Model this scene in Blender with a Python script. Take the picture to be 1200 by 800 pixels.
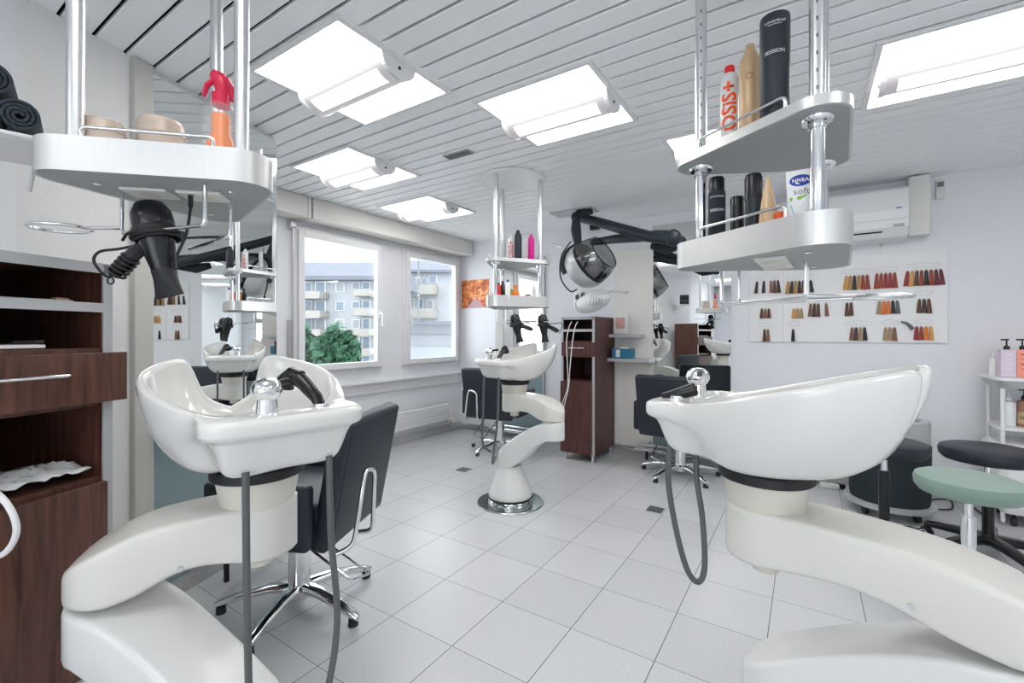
import bpy, bmesh, math, random
from mathutils import Vector, Matrix
random.seed(7)
for o in list(bpy.data.objects): bpy.data.objects.remove(o)
S = bpy.context.scene
C = S.collection
PI = math.pi
# ------------------------------------------------------------------ camera, world, exposure
CAMH, FPX, CY, YAW = 1.17, 528.5, 391.5, math.radians(33.17)
cd = bpy.data.cameras.new('camera'); cam = bpy.data.objects.new('camera', cd); C.objects.link(cam)
cd.sensor_width = 36; cd.lens = FPX / 1200 * 36; cd.shift_y = -(400 - CY) / 1200
cd.clip_start = 0.03; cd.clip_end = 300
cam.location = (0, 0, CAMH); cam.rotation_euler = (PI / 2, 0, YAW)
S.camera = cam
S.view_settings.view_transform = 'Standard'
try: S.view_settings.look = 'None'
except Exception: pass
S.view_settings.gamma = 1; S.view_settings.use_curve_mapping = False
S.view_settings.exposure = 1.36
LAMP = 3.9          # radiance of the ceiling light panels
w = bpy.data.worlds.new('sky'); S.world = w; w.use_nodes = True
bg = w.node_tree.nodes['Background']; bg.inputs[0].default_value = (0.86, 0.93, 1.0, 1); bg.inputs[1].default_value = 1.7

FV = Vector((-math.sin(YAW), math.cos(YAW))); RV = Vector((math.cos(YAW), math.sin(YAW)))
def at(x, y, D):                       # the place seen at pixel x, y at distance D
    p = FV * D + RV * ((x - 600) / FPX * D)
    return Vector((p.x, p.y, CAMH - (y - CY) / FPX * D))
def onz(x, y, z): return at(x, y, (CAMH - z) * FPX / (y - CY))
def onY(x, y, Y):
    d = FV + RV * ((x - 600) / FPX); return at(x, y, Y / d.y)
def onX(x, y, X):
    d = FV + RV * ((x - 600) / FPX); return at(x, y, X / d.x)

# ------------------------------------------------------------------ materials
def mat(name, col, rough=.5, metal=0, noise=0, nscale=20, bump=0, bscale=80, trans=0, ior=1.45, alpha=1, emit=None, estr=0, coat=0, spec=None):
    m = bpy.data.materials.new(name); m.use_nodes = True; nt = m.node_tree; b = nt.nodes['Principled BSDF']
    b.inputs['Base Color'].default_value = (*col, 1); b.inputs['Roughness'].default_value = rough
    b.inputs['Metallic'].default_value = metal; b.inputs['IOR'].default_value = ior
    b.inputs['Transmission Weight'].default_value = trans; b.inputs['Alpha'].default_value = alpha
    b.inputs['Coat Weight'].default_value = coat
    if spec is not None: b.inputs['Specular IOR Level'].default_value = spec
    if emit: b.inputs['Emission Color'].default_value = (*emit, 1); b.inputs['Emission Strength'].default_value = estr
    tc = nt.nodes.new('ShaderNodeTexCoord')
    n = nt.nodes.new('ShaderNodeTexNoise'); n.inputs['Scale'].default_value = nscale; n.inputs['Detail'].default_value = 5
    nt.links.new(tc.outputs['Object'], n.inputs['Vector'])
    mx = nt.nodes.new('ShaderNodeMix'); mx.data_type = 'RGBA'
    k = noise if noise else 0.02
    mx.inputs['A'].default_value = (*[c * (1 - k) for c in col], 1); mx.inputs['B'].default_value = (*[min(1, c * (1 + k)) for c in col], 1)
    nt.links.new(n.outputs['Fac'], mx.inputs['Factor']); nt.links.new(mx.outputs['Result'], b.inputs['Base Color'])
    if bump:
        n2 = nt.nodes.new('ShaderNodeTexNoise'); n2.inputs['Scale'].default_value = bscale; n2.inputs['Detail'].default_value = 3
        nt.links.new(tc.outputs['Object'], n2.inputs['Vector'])
        bp = nt.nodes.new('ShaderNodeBump'); bp.inputs['Strength'].default_value = bump; bp.inputs['Distance'].default_value = .004
        nt.links.new(n2.outputs['Fac'], bp.inputs['Height']); nt.links.new(bp.outputs['Normal'], b.inputs['Normal'])
    return m
def stretch(m, sc):                    # stretch the noise of a material along one axis (grain, brushing)
    nt = m.node_tree; mp = nt.nodes.new('ShaderNodeMapping'); mp.inputs['Scale'].default_value = sc
    tc = [n for n in nt.nodes if n.type == 'TEX_COORD'][0]
    for n in nt.nodes:
        if n.type == 'TEX_NOISE': nt.links.new(mp.outputs[0], n.inputs['Vector'])
    nt.links.new(tc.outputs['Object'], mp.inputs[0]); return m
M = {}
M['wall'] = mat('wall paint', (.80, .81, .84), .7, bump=.25, bscale=60)
M['texwall'] = mat('woodchip wallpaper', (.80, .80, .79), .75, bump=.8, bscale=140)
M['arm'] = mat('white arm lacquer', (.74, .74, .73), .22)
M['white'] = mat('white lacquer', (.82, .82, .82), .35)
M['offwhite'] = mat('off white paint', (.76, .75, .71), .45)
M['sideb'] = mat('grey beige side board', (.56, .555, .52), .45)
M['pillar'] = mat('cream panel', (.80, .77, .73), .5)
M['frame'] = mat('window plastic', (.80, .80, .81), .3)
M['slat'] = mat('ceiling slat lacquer', (.93, .94, .955), .4, noise=.02, nscale=3)
M['dark'] = mat('dark void', (.008, .008, .008), .8)
M['tilebase'] = mat('skirting tile', (.50, .51, .51), .4, noise=.15, nscale=40)
M['chrome'] = mat('chrome', (.82, .83, .84), .07, 1)
M['steel'] = mat('brushed steel', (.60, .61, .61), .3, 1)
M['pole'] = mat('aluminium pole', (.70, .71, .72), .32, 1)
M['alu'] = stretch(mat('brushed aluminium', (.70, .70, .69), .36, .75, noise=.06, nscale=30), (8, 8, .3))
M['under'] = mat('grey shelf board', (.36, .38, .38), .45, noise=.03)
M['porc'] = mat('white porcelain', (.76, .755, .73), .07, coat=.5)
M['cream'] = mat('cream plastic', (.70, .69, .645), .25)
M['creamn'] = mat('ivory plastic', (.68, .65, .565), .35)
M['black'] = mat('black plastic', (.012, .013, .015), .22)
M['rubber'] = mat('black rubber', (.015, .015, .017), .5)
M['leather'] = mat('black leather', (.017, .022, .032), .42, noise=.15, nscale=30, bump=.15, bscale=300)
M['hose'] = mat('grey hose', (.10, .105, .105), .35)
M['cable'] = mat('white cable', (.75, .75, .75), .4)
M['mirror'] = mat('mirror glass', (.86, .88, .87), .0, 1)
M['mirror'].node_tree.nodes['Principled BSDF'].inputs['Roughness'].default_value = 0.0
M['frost'] = mat('frosted green glass', (.24, .33, .35), .25, noise=.05, nscale=2)
M['red'] = mat('red plastic', (.75, .02, .02), .3)
M['orangered'] = mat('orange red print', (.85, .10, .02), .4)
M['crimson'] = mat('crimson plastic', (.62, .01, .06), .3)
M['orange'] = mat('orange liquid', (.9, .22, .01), .3)
M['gold'] = mat('gold can', (.60, .42, .25), .35, .3)
M['pink'] = mat('magenta can', (.75, .01, .28), .3)
M['can'] = mat('white can', (.70, .71, .70), .3, .2)
M['clearp'] = mat('clear plastic', (.80, .82, .84), .25)
M['clearb'] = mat('clear bottle plastic', (.85, .86, .88), .12, alpha=.16)
M['label'] = mat('white print', (.85, .85, .85), .5)
M['blue'] = mat('blue print', (.01, .05, .35), .4)
M['green'] = mat('green print', (.25, .55, .08), .5)
M['aqua'] = mat('pale aqua print', (.30, .60, .70), .5)
M['greenseat'] = mat('pale green vinyl', (.25, .345, .30), .4, noise=.05, nscale=6)
M['towel'] = mat('slate towel', (.045, .06, .075), .95, noise=.3, nscale=120, bump=1, bscale=300)
M['fabric'] = mat('black fabric', (.018, .026, .032), .75, noise=.2, nscale=60)
M['silver'] = mat('silver plastic', (.52, .53, .54), .35, .3)
M['plate'] = mat('steel floor plate', (.42, .45, .45), .22, .9, noise=.1, nscale=20)
M['drain'] = mat('grey drain plate', (.15, .16, .16), .4, .4)
M['peach'] = mat('peach carton', (.95, .36, .24), .4)
M['redcarton'] = mat('coral carton', (.90, .17, .08), .4)
M['lilac'] = mat('lilac carton', (.72, .62, .76), .4)
M['brown'] = mat('brown bottle', (.34, .17, .11), .3)
M['darkred'] = mat('dark red jar', (.35, .02, .03), .3)
M['beige'] = stretch(mat('streaked beige horn plastic', (.58, .48, .40), .25, noise=.28, nscale=9), (1, 1, 6))
M['bluebox'] = mat('blue carton', (.03, .20, .33), .5)
M['paper'] = mat('paper', (.8, .78, .76), .6)
M['pinkprint'] = mat('pink print', (.7, .40, .36), .6, noise=.5, nscale=25)
M['film'] = mat('clear film', (.75, .77, .78), .15)
M['facade'] = mat('pale rendered facade', (.33, .35, .37), .8)
M['roof'] = mat('grey roof tiles', (.14, .155, .18), .8, noise=.1, nscale=2)
M['winglass'] = mat('distant window glass', (.16, .21, .26), .15)
M['balcony'] = mat('balcony parapet', (.29, .28, .255), .7)
M['shutter'] = mat('pale roller shutter', (.27, .29, .31), .6)
M['foliage'] = mat('tree leaves', (.04, .12, .065), .8, noise=.5, nscale=3)
M['bark'] = mat('bark', (.10, .07, .05), .9)
M['ac'] = mat('air conditioner plastic', (.83, .84, .84), .3)
M['ground'] = mat('pale gravel yard', (.62, .62, .60), .9)

def wood(name, a, b_, sc=(3, 3, .25)):
    m = bpy.data.materials.new(name); m.use_nodes = True; nt = m.node_tree; b = nt.nodes['Principled BSDF']
    tc = nt.nodes.new('ShaderNodeTexCoord'); mp = nt.nodes.new('ShaderNodeMapping'); mp.inputs['Scale'].default_value = sc
    n = nt.nodes.new('ShaderNodeTexNoise'); n.inputs['Scale'].default_value = 22; n.inputs['Detail'].default_value = 8; n.inputs['Distortion'].default_value = .6
    cr = nt.nodes.new('ShaderNodeValToRGB'); cr.color_ramp.elements[0].position = .3; cr.color_ramp.elements[1].position = .72
    cr.color_ramp.elements[0].color = (*a, 1); cr.color_ramp.elements[1].color = (*b_, 1)
    nt.links.new(tc.outputs['Object'], mp.inputs[0]); nt.links.new(mp.outputs[0], n.inputs['Vector'])
    nt.links.new(n.outputs['Fac'], cr.inputs[0]); nt.links.new(cr.outputs[0], b.inputs['Base Color']); b.inputs['Roughness'].default_value = .4
    return m
M['wood'] = wood('dark walnut', (.042, .017, .012), (.155, .062, .040))
M['woodred'] = wood('red mahogany', (.045, .013, .012), (.115, .037, .030))

# clear window pane
m = bpy.data.materials.new('window glass'); m.use_nodes = True; nt = m.node_tree; nt.nodes.clear()
out = nt.nodes.new('ShaderNodeOutputMaterial'); tr = nt.nodes.new('ShaderNodeBsdfTransparent'); gl = nt.nodes.new('ShaderNodeBsdfGlossy'); gl.inputs['Roughness'].default_value = .01
mx = nt.nodes.new('ShaderNodeMixShader')
mx.inputs[0].default_value = .05; nt.links.new(tr.outputs[0], mx.inputs[1]); nt.links.new(gl.outputs[0], mx.inputs[2]); nt.links.new(mx.outputs[0], out.inputs[0])
M['glass'] = m
# smoked hood visor
m = m.copy(); m.name = 'smoked visor'; m.node_tree.nodes['Transparent BSDF'].inputs[0].default_value = (.5, .5, .5, 1); m.node_tree.nodes['Mix Shader'].inputs[0].default_value = .22; M['visor'] = m

def emitmat(name, col, s):
    m = bpy.data.materials.new(name); m.use_nodes = True; b = m.node_tree.nodes['Principled BSDF']
    b.inputs['Base Color'].default_value = (.8, .8, .8, 1); b.inputs['Emission Color'].default_value = (*col, 1); b.inputs['Emission Strength'].default_value = s
    b.inputs['Roughness'].default_value = .4
    return m
M['panel'] = emitmat('light panel', (1, .985, .96), LAMP)
M['tubecover'] = emitmat('lamp cover', (1, .95, .97), .10)
M['tubecover'].node_tree.nodes['Principled BSDF'].inputs['Base Color'].default_value = (.36, .345, .36, 1)
M['tubeglow'] = emitmat('lamp tube glow', (1, .98, .97), .5)

# floor tiles
def floor_mat():
    m = bpy.data.materials.new('speckled floor tiles'); m.use_nodes = True; nt = m.node_tree; b = nt.nodes['Principled BSDF']; N = nt.nodes.new; L = nt.links.new
    tc = N('ShaderNodeTexCoord'); sp = N('ShaderNodeSeparateXYZ'); L(tc.outputs['Object'], sp.inputs[0])
    ds = []; cells = []
    for ax, o_, p in (('X', -1.444, .3292), ('Y', 1.630, .3365)):
        s = N('ShaderNodeMath'); s.operation = 'SUBTRACT'; L(sp.outputs[ax], s.inputs[0]); s.inputs[1].default_value = o_ - 30 * p
        d = N('ShaderNodeMath'); d.operation = 'DIVIDE'; L(s.outputs[0], d.inputs[0]); d.inputs[1].default_value = p
        f = N('ShaderNodeMath'); f.operation = 'FRACT'; L(d.outputs[0], f.inputs[0])
        fl = N('ShaderNodeMath'); fl.operation = 'FLOOR'; L(d.outputs[0], fl.inputs[0]); cells.append(fl)
        a = N('ShaderNodeMath'); a.operation = 'SUBTRACT'; L(f.outputs[0], a.inputs[0]); a.inputs[1].default_value = .5
        ab = N('ShaderNodeMath'); ab.operation = 'ABSOLUTE'; L(a.outputs[0], ab.inputs[0])
        g = N('ShaderNodeMath'); g.operation = 'GREATER_THAN'; L(ab.outputs[0], g.inputs[0]); g.inputs[1].default_value = .5 - .0016 / p * (1.0 if ax == 'X' else .75)
        ds.append(g)
    mxm = N('ShaderNodeMath'); mxm.operation = 'MAXIMUM'; L(ds[0].outputs[0], mxm.inputs[0]); L(ds[1].outputs[0], mxm.inputs[1])
    cb = N('ShaderNodeCombineXYZ'); L(cells[0].outputs[0], cb.inputs[0]); L(cells[1].outputs[0], cb.inputs[1])
    wn = N('ShaderNodeTexWhiteNoise'); L(cb.outputs[0], wn.inputs['Vector'])
    n = N('ShaderNodeTexNoise'); n.inputs['Scale'].default_value = 220; n.inputs['Detail'].default_value = 6; n.inputs['Roughness'].default_value = .8; L(tc.outputs['Object'], n.inputs['Vector'])
    cr = N('ShaderNodeValToRGB'); cr.color_ramp.elements[0].position = .33; cr.color_ramp.elements[1].position = .6
    cr.color_ramp.elements[0].color = (.44, .45, .46, 1); cr.color_ramp.elements[1].color = (.66, .67, .69, 1); L(n.outputs['Fac'], cr.inputs[0])
    hv = N('ShaderNodeMapRange'); L(wn.outputs['Value'], hv.inputs[0]); hv.inputs[3].default_value = .95; hv.inputs[4].default_value = 1.02
    sc = N('ShaderNodeVectorMath'); sc.operation = 'SCALE'; L(cr.outputs[0], sc.inputs[0]); L(hv.outputs[0], sc.inputs['Scale'])
    mx = N('ShaderNodeMix'); mx.data_type = 'RGBA'; L(mxm.outputs[0], mx.inputs['Factor']); L(sc.outputs[0], mx.inputs['A']); mx.inputs['B'].default_value = (.10, .10, .10, 1)
    L(mx.outputs['Result'], b.inputs['Base Color']); b.inputs['Roughness'].default_value = .3; b.inputs['Specular IOR Level'].default_value = .4
    bp = N('ShaderNodeBump'); bp.inputs['Strength'].default_value = .3; bp.inputs['Distance'].default_value = .002; bp.invert = True
    L(mxm.outputs[0], bp.inputs['Height']); L(bp.outputs[0], b.inputs['Normal'])
    return m
M['floor'] = floor_mat()
def autumn_mat():
    m = bpy.data.materials.new('autumn avenue print'); m.use_nodes = True; nt = m.node_tree; b = nt.nodes['Principled BSDF']; N = nt.nodes.new; L = nt.links.new
    tc = N('ShaderNodeTexCoord'); n = N('ShaderNodeTexNoise'); n.inputs['Scale'].default_value = 17; n.inputs['Detail'].default_value = 12; n.inputs['Distortion'].default_value = 1.2; L(tc.outputs['Object'], n.inputs['Vector'])
    cr = N('ShaderNodeValToRGB'); e = cr.color_ramp.elements; e[0].position = .3; e[0].color = (.12, .02, .01, 1); e[1].position = .7; e[1].color = (.95, .62, .30, 1)
    x = e.new(.48); x.color = (.75, .17, .03, 1); L(n.outputs['Fac'], cr.inputs[0]); L(cr.outputs[0], b.inputs['Base Color']); b.inputs['Roughness'].default_value = .5
    return m
M['autumn'] = autumn_mat()
M['path'] = mat('print pink path', (.55, .35, .38), .6, noise=.4, nscale=40)
M['bright'] = mat('print sunny gap', (.95, .70, .40), .6, noise=.3, nscale=60)

# ------------------------------------------------------------------ mesh helpers
class MB:
    def __init__(s): s.b = bmesh.new()
    def box(s, c, size, rz=0, rot=None, bev=0):
        r = bmesh.ops.create_cube(s.b, size=1)
        mt = Matrix.Translation(Vector(c)) @ (rot.to_4x4() if rot else Matrix.Rotation(rz, 4, 'Z')) @ Matrix.Diagonal((*size, 1))
        bmesh.ops.transform(s.b, matrix=mt, verts=r['verts'])
        if bev:
            es = list({e for v in r['verts'] for e in v.link_edges})
            bmesh.ops.bevel(s.b, geom=es, offset=bev, segments=3, profile=.5, affect='EDGES')
        return s
    def ring_loft(s, rings, cap0=True, cap1=True, closed=True):
        vs = [[s.b.verts.new(p) for p in r] for r in rings]; n = len(rings[0])
        for a, b_ in zip(vs, vs[1:]):
            for i in range(n if closed else n - 1):
                j = (i + 1) % n
                try: s.b.faces.new((a[i], a[j], b_[j], b_[i]))
                except Exception: pass
        if cap0: s.b.faces.new(vs[0][::-1])
        if cap1: s.b.faces.new(vs[-1])
        return s
    def cyl(s, p0, p1, r0, r1=None, n=20):
        r1 = r0 if r1 is None else r1
        return s.tube([p0, p1], [r0, r1], n)
    def tube(s, pts, r, n=10, closed=False):
        pts = [Vector(p) for p in pts]; rs = r if isinstance(r, (list, tuple)) else [r] * len(pts)
        rings = []; up = None
        for i, p in enumerate(pts):
            if closed: t = pts[(i + 1) % len(pts)] - pts[i - 1]
            else: t = pts[min(i + 1, len(pts) - 1)] - pts[max(i - 1, 0)]
            t.normalize()
            if up is None: up = Vector((0, 0, 1)) if abs(t.z) < .9 else Vector((1, 0, 0))
            a = t.cross(up)
            if a.length < 1e-4: a = t.cross(Vector((1, 0, 0)))
            a.normalize(); u = a.cross(t); up = u
            rings.append([p + (a * math.cos(k * 2 * PI / n) + u * math.sin(k * 2 * PI / n)) * rs[i] for k in range(n)])
        if closed: rings.append(rings[0]); return s.ring_loft(rings, False, False)
        return s.ring_loft(rings)
    def lathe(s, prof, c=(0, 0, 0), n=32, sx=1, sy=1):
        c = Vector(c)
        rings = [[c + Vector((r * sx * math.cos(k * 2 * PI / n), r * sy * math.sin(k * 2 * PI / n), z)) for k in range(n)] for r, z in prof]
        return s.ring_loft(rings)
    def prism(s, out, z0, z1, bev=0):
        rings = [[Vector((x, y, z)) for x, y in out] for z in (z0, z1)]
        return s.ring_loft(rings)
    def sphere(s, c, r, sc=(1, 1, 1), n=20):
        rr = bmesh.ops.create_uvsphere(s.b, u_segments=n, v_segments=n // 2 + 2, radius=r)
        bmesh.ops.transform(s.b, matrix=Matrix.Translation(Vector(c)) @ Matrix.Diagonal((*sc, 1)), verts=rr['verts']); return s
    def torus(s, c, R, r, n=32, m=8, sx=1, sy=1, rot=None):
        pts = [Vector((R * sx * math.cos(k * 2 * PI / n), R * sy * math.sin(k * 2 * PI / n), 0)) for k in range(n)]
        if rot: pts = [rot @ p for p in pts]
        return s.tube([p + Vector(c) for p in pts], r, m, True)
    def xf(s, mt): bmesh.ops.transform(s.b, matrix=mt, verts=s.b.verts[:]); return s
    def mesh(s, name, m, smooth=True):
        bmesh.ops.recalc_face_normals(s.b, faces=s.b.faces[:])
        me = bpy.data.meshes.new(name); s.b.to_mesh(me); s.b.free()
        if smooth:
            for p in me.polygons: p.use_smooth = True
            try: me.set_sharp_from_angle(angle=math.radians(38))
            except Exception: pass
        me.materials.append(M[m] if isinstance(m, str) else m)
        return me
    def obj(s, name, m, parent=None, smooth=True, bev=0, loc=None, rz=None):
        return link(name, s.mesh(name, m, smooth), parent, bev, loc, rz)
def link(name, me, parent=None, bev=0, loc=None, rz=None):
    o = bpy.data.objects.new(name, me); C.objects.link(o)
    if parent: o.parent = parent
    if loc is not None: o.location = loc
    if rz is not None: o.rotation_euler.z = rz
    if bev:
        b = o.modifiers.new('bevel', 'BEVEL'); b.width = bev; b.segments = 3; b.limit_method = 'ANGLE'; b.angle_limit = math.radians(40)
        b.harden_normals = False
    return o
def thing(name, label, cat, loc=(0, 0, 0), rz=0, group=None):
    o = bpy.data.objects.new(name, None); C.objects.link(o); o.empty_display_size = .1
    o.location = loc; o.rotation_euler.z = rz; o['label'] = label; o['category'] = cat
    if group: o['group'] = group
    return o
def tag(o, label, cat, group=None):
    o['label'] = label; o['category'] = cat
    if group: o['group'] = group
    return o
def struct(o): o['kind'] = 'structure'; return o
def dup(root, loc=None, rz=None, label=None, group=None):
    def cp(o, par):
        c = o.copy(); C.objects.link(c); c.parent = par
        for ch in [q for q in bpy.data.objects if q.parent == o]: cp(ch, c)
        return c
    r = cp(root, None)
    if loc is not None: r.location = loc
    if rz is not None: r.rotation_euler.z = rz
    if label: r['label'] = label
    if group: r['group'] = group
    return r
def spline(pts, k=6, closed=False):
    pts = [Vector(p) for p in pts]; n = len(pts); out = []
    for i in range(n if closed else n - 1):
        if closed: a, b, c, d = pts[i - 1], pts[i], pts[(i + 1) % n], pts[(i + 2) % n]
        else: a, b, c, d = pts[max(i - 1, 0)], pts[i], pts[i + 1], pts[min(i + 2, n - 1)]
        for j in range(k):
            t = j / k; out.append(.5 * ((2 * b) + (c - a) * t + (2 * a - 5 * b + 4 * c - d) * t * t + (3 * b - a - 3 * c + d) * t ** 3))
    if not closed: out.append(pts[-1])
    return out
def rpath(pts, r=.02, k=5):            # polyline with rounded corners
    pts = [Vector(p) for p in pts]; out = [pts[0]]
    for a, b, c in zip(pts, pts[1:], pts[2:]):
        u = (a - b); v = (c - b); rr = min(r, u.length * .45, v.length * .45); u.normalize(); v.normalize()
        for j in range(k + 1):
            t = j / k; p0 = b + u * rr; p1 = b + v * rr
            out.append(p0 * (1 - t) ** 2 + b * 2 * t * (1 - t) + p1 * t * t)
    out.append(pts[-1]); return out
def rrect(w, h, r, k=5):
    o = []
    for cx, cy, a0 in ((w / 2 - r, h / 2 - r, 0), (-w / 2 + r, h / 2 - r, 90), (-w / 2 + r, -h / 2 + r, 180), (w / 2 - r, -h / 2 + r, 270)):
        for j in range(k + 1):
            a = math.radians(a0 + 90 * j / k); o.append((cx + r * math.cos(a), cy + r * math.sin(a)))
    return o
def textmesh(txt, size, fn, name, m, parent, bold=0, extrude=0):
    """lettering; fn maps (u, v) of the flat text (centred) to a point on the carrier"""
    cu = bpy.data.curves.new('t', 'FONT'); cu.body = txt; cu.size = size; cu.align_x = 'CENTER'; cu.align_y = 'CENTER'; cu.offset = bold; cu.resolution_u = 3
    t = bpy.data.objects.new('t', cu); C.objects.link(t); dg = bpy.context.evaluated_depsgraph_get(); dg.update()
    me = bpy.data.meshes.new_from_object(t.evaluated_get(dg)); bpy.data.objects.remove(t)
    b = bmesh.new(); b.from_mesh(me)
    if hasattr(fn, 'wrap'): pass
    bmesh.ops.subdivide_edges(b, edges=[e for e in b.edges if e.calc_length() > size * .25], cuts=2)
    bmesh.ops.triangulate(b, faces=b.faces[:])
    for v in b.verts: v.co = fn(v.co.x, v.co.y)
    me2 = bpy.data.meshes.new(name); b.to_mesh(me2); b.free(); me2.materials.append(M[m])
    return link(name, me2, parent)

# ------------------------------------------------------------------ room shell
HC = 2.30; YB = 4.36; XW = -3.62
struct(MB().box((-.5, .7, -.05), (7.2, 8.2, .1)).obj('floor', 'floor', smooth=False))
b = MB()
Y0 = 1.915
k = -46
while Y0 + k * .104 < YB:
    y0 = Y0 + k * .104 + .0062; y1 = min(y0 + .0915, YB)
    if y0 > -3.3:
        prof = [(y0, HC + .014), (y0, HC + .003), (y0 + .003, HC), (y1 - .003, HC), (y1, HC + .003), (y1, HC + .014)]
        b.ring_loft([[Vector((x, y, z)) for y, z in prof] for x in (-3.9, 2.6)])
    k += 1
struct(b.obj('ceiling', 'slat', smooth=False))
struct(MB().box((-.5, .7, HC + .075), (7.2, 8.2, .09)).obj('trim_3', 'dark', smooth=False))
struct(MB().box((-.2775, YB + .05, 1.2), (6.755, .1, 2.5)).obj('wall_back', 'wall', smooth=False))
struct(MB().box((2.55, .5, 1.2), (.1, 8, 2.5)).obj('wall_right', 'wall', smooth=False))
b = MB(); b.box((-.5, -3.25, .15), (7.2, .1, .3)).box((-.5, -3.25, 2.25), (7.2, .1, .3)).box((-2.55, -3.25, 1.2), (3.1, .1, 1.8)).box((2.4, -3.25, 1.2), (.4, .1, 1.8))
struct(b.obj('wall_front', 'wall', smooth=False))
b = MB()
for x in (-.97, .12, 1.16, 2.17): b.box((x, -3.23, 1.2), (.06, .06, 1.8))
for z in (.33, 2.07): b.box((.6, -3.23, z), (3.2, .06, .06))
wf3 = struct(b.obj('window_3', 'frame', smooth=False)); MB().box((.6, -3.24, 1.2), (3.1, .006, 1.7)).obj('pane', 'glass', wf3, False)  # added glazing behind the camera, lets sky light in to brighten the ceiling
# window wall with two openings
OP = [(2.20, 3.05, .86, 2.04), (3.42, 4.24, .86, 2.04)]
b = MB()
def wp(y0, y1, z0, z1, x0=XW - .035, x1=XW): b.box(((x0 + x1) / 2, (y0 + y1) / 2, (z0 + z1) / 2), (x1 - x0, y1 - y0, z1 - z0))
wp(-3.3, 2.20, 0, 2.4); wp(2.20, YB, 0, .86); wp(2.20, YB, 2.04, 2.4); wp(3.05, 3.42, .86, 2.04); wp(4.24, YB, .86, 2.04)
struct(b.obj('wall_window', 'wall', smooth=False))
# roller shutter casing and trims
struct(MB().box((XW + .1, 2.195, 2.215), (.2, .03, .17)).box((XW + .1, 3.29, 2.215), (.205, 2.13, .168)).obj('trim_1', 'offwhite', smooth=False, bev=.004))
struct(MB().box((XW + .1, .2, 2.215), (.2, 3.95, .166)).obj('trim_2', 'offwhite', smooth=False, bev=.004))
b = MB()
b.box((XW + .03, 3.25, .70), (.09, 2.2, .02)); b.box((XW + .015, 3.25, .638), (.03, 2.2, .11))
b.box((XW + .02, 1.2, .70), (.07, 1.9, .02)); b.box((XW + .01, 1.2, .638), (.025, 1.9, .11))
struct(b.obj('trim_4', 'frame', smooth=False, bev=.003))
for n, (y0, y1, z0, z1) in enumerate(OP):
    root = MB()
    Y0w, Y1w = y0 - .04, y1 + .06; Z0, Z1 = .835, 2.085
    # outer frame ring
    def ring(bb, ya, yb, za, zb, wdt, x, dx):
        bb.box((x, ya + wdt / 2, (za + zb) / 2), (dx, wdt, zb - za)); bb.box((x, yb - wdt / 2, (za + zb) / 2), (dx, wdt, zb - za))
        bb.box((x, (ya + yb) / 2, za + wdt / 2), (dx, yb - ya - 2 * wdt, wdt)); bb.box((x, (ya + yb) / 2, zb - wdt / 2), (dx, yb - ya - 2 * wdt, wdt))
    ring(root, Y0w, Y1w, Z0, Z1, .05, XW, .05)
    fo = struct(root.obj('window_%d' % (n + 1), 'frame', smooth=False, bev=.004))
    sb = MB(); ring(sb, Y0w + .03, Y1w - .04, Z0 + .015, Z1 - .03, .055, XW + .03, .05); sb.obj('sash', 'frame', fo, False, .006)
    MB().box((XW - .005, (y0 + y1) / 2, (Z0 + Z1) / 2), (.006, y1 - y0, Z1 - Z0 - .08)).obj('pane', 'glass', fo, False)
    hy = Y1w - .07 if n == 0 else Y0w + .06
    hb = MB().box((XW + .062, hy, 1.36), (.014, .028, .07), bev=.004).tube(rpath([(XW + .065, hy, 1.375), (XW + .10, hy, 1.375), (XW + .10, hy, 1.25)], .015), .009, 10)
    hb.obj('handle', 'white', fo)
# shutter rod and strap guide left of first window
b = MB().cyl((XW + .05, 2.14, .95), (XW + .05, 2.14, 2.06), .006).box((XW + .03, 2.14, 2.08), (.06, .05, .06), bev=.01)
tag(b.obj('shutter_crank', 'steel'), 'thin vertical shutter crank rod at left edge of the first window', 'crank rod')
b = MB().box((XW + .02, 2.13, 1.13), (.03, .03, .32), bev=.006)
tag(b.obj('strap_box', 'silver'), 'slim grey strap box beside the left window frame', 'strap box')
# radiator
t = thing('radiator', 'flat white panel radiator under the windows', 'radiator', (XW + .06, 3.4, 0))
MB().box((0, -.2, .255), (.05, 1.75, .2), bev=.01).obj('panel', 'frame', t)
b = MB()
for i in range(5): b.box((.027, -.2, .175 + i * .04), (.004, 1.72, .006))
b.obj('ridge', 'frame', t, False)
MB().box((.028, .66, .255), (.006, .04, .2)).obj('end_cap', 'frame', t, False)
b = MB().cyl((.03, .70, .16), (.09, .66, .16), .028, .024).cyl((0, .72, .13), (0, .72, .2), .015); b.obj('valve', 'creamn', t)
b = MB().tube(rpath([(0, .72, .16), (0, .72, .07), (.02, .90, .07), (.1, .94, .06)], .03), .012); b.obj('pipe', 'steel', t)
# baseboards
def basebd(name, p0, p1, nrm, h=.085, mt='tilebase'):
    p0 = Vector(p0); p1 = Vector(p1); d = p1 - p0; L_ = d.length; a = math.atan2(d.y, d.x); c = (p0 + p1) / 2 + Vector(nrm) * .006
    b = MB(); n = max(1, int(L_ / .333))
    for i in range(n):
        s = L_ / n; q = p0 + d.normalized() * (s * (i + .5)) + Vector(nrm) * .006
        b.box((q.x, q.y, h / 2), (s - .003, .012, h), rz=a)
    return struct(b.obj(name, mt, smooth=False))
basebd('baseboard_window', (XW, 1.3), (XW, YB), (1, 0))
basebd('baseboard_back', (XW, YB), (2.5, YB), (0, -1), .075)
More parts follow.
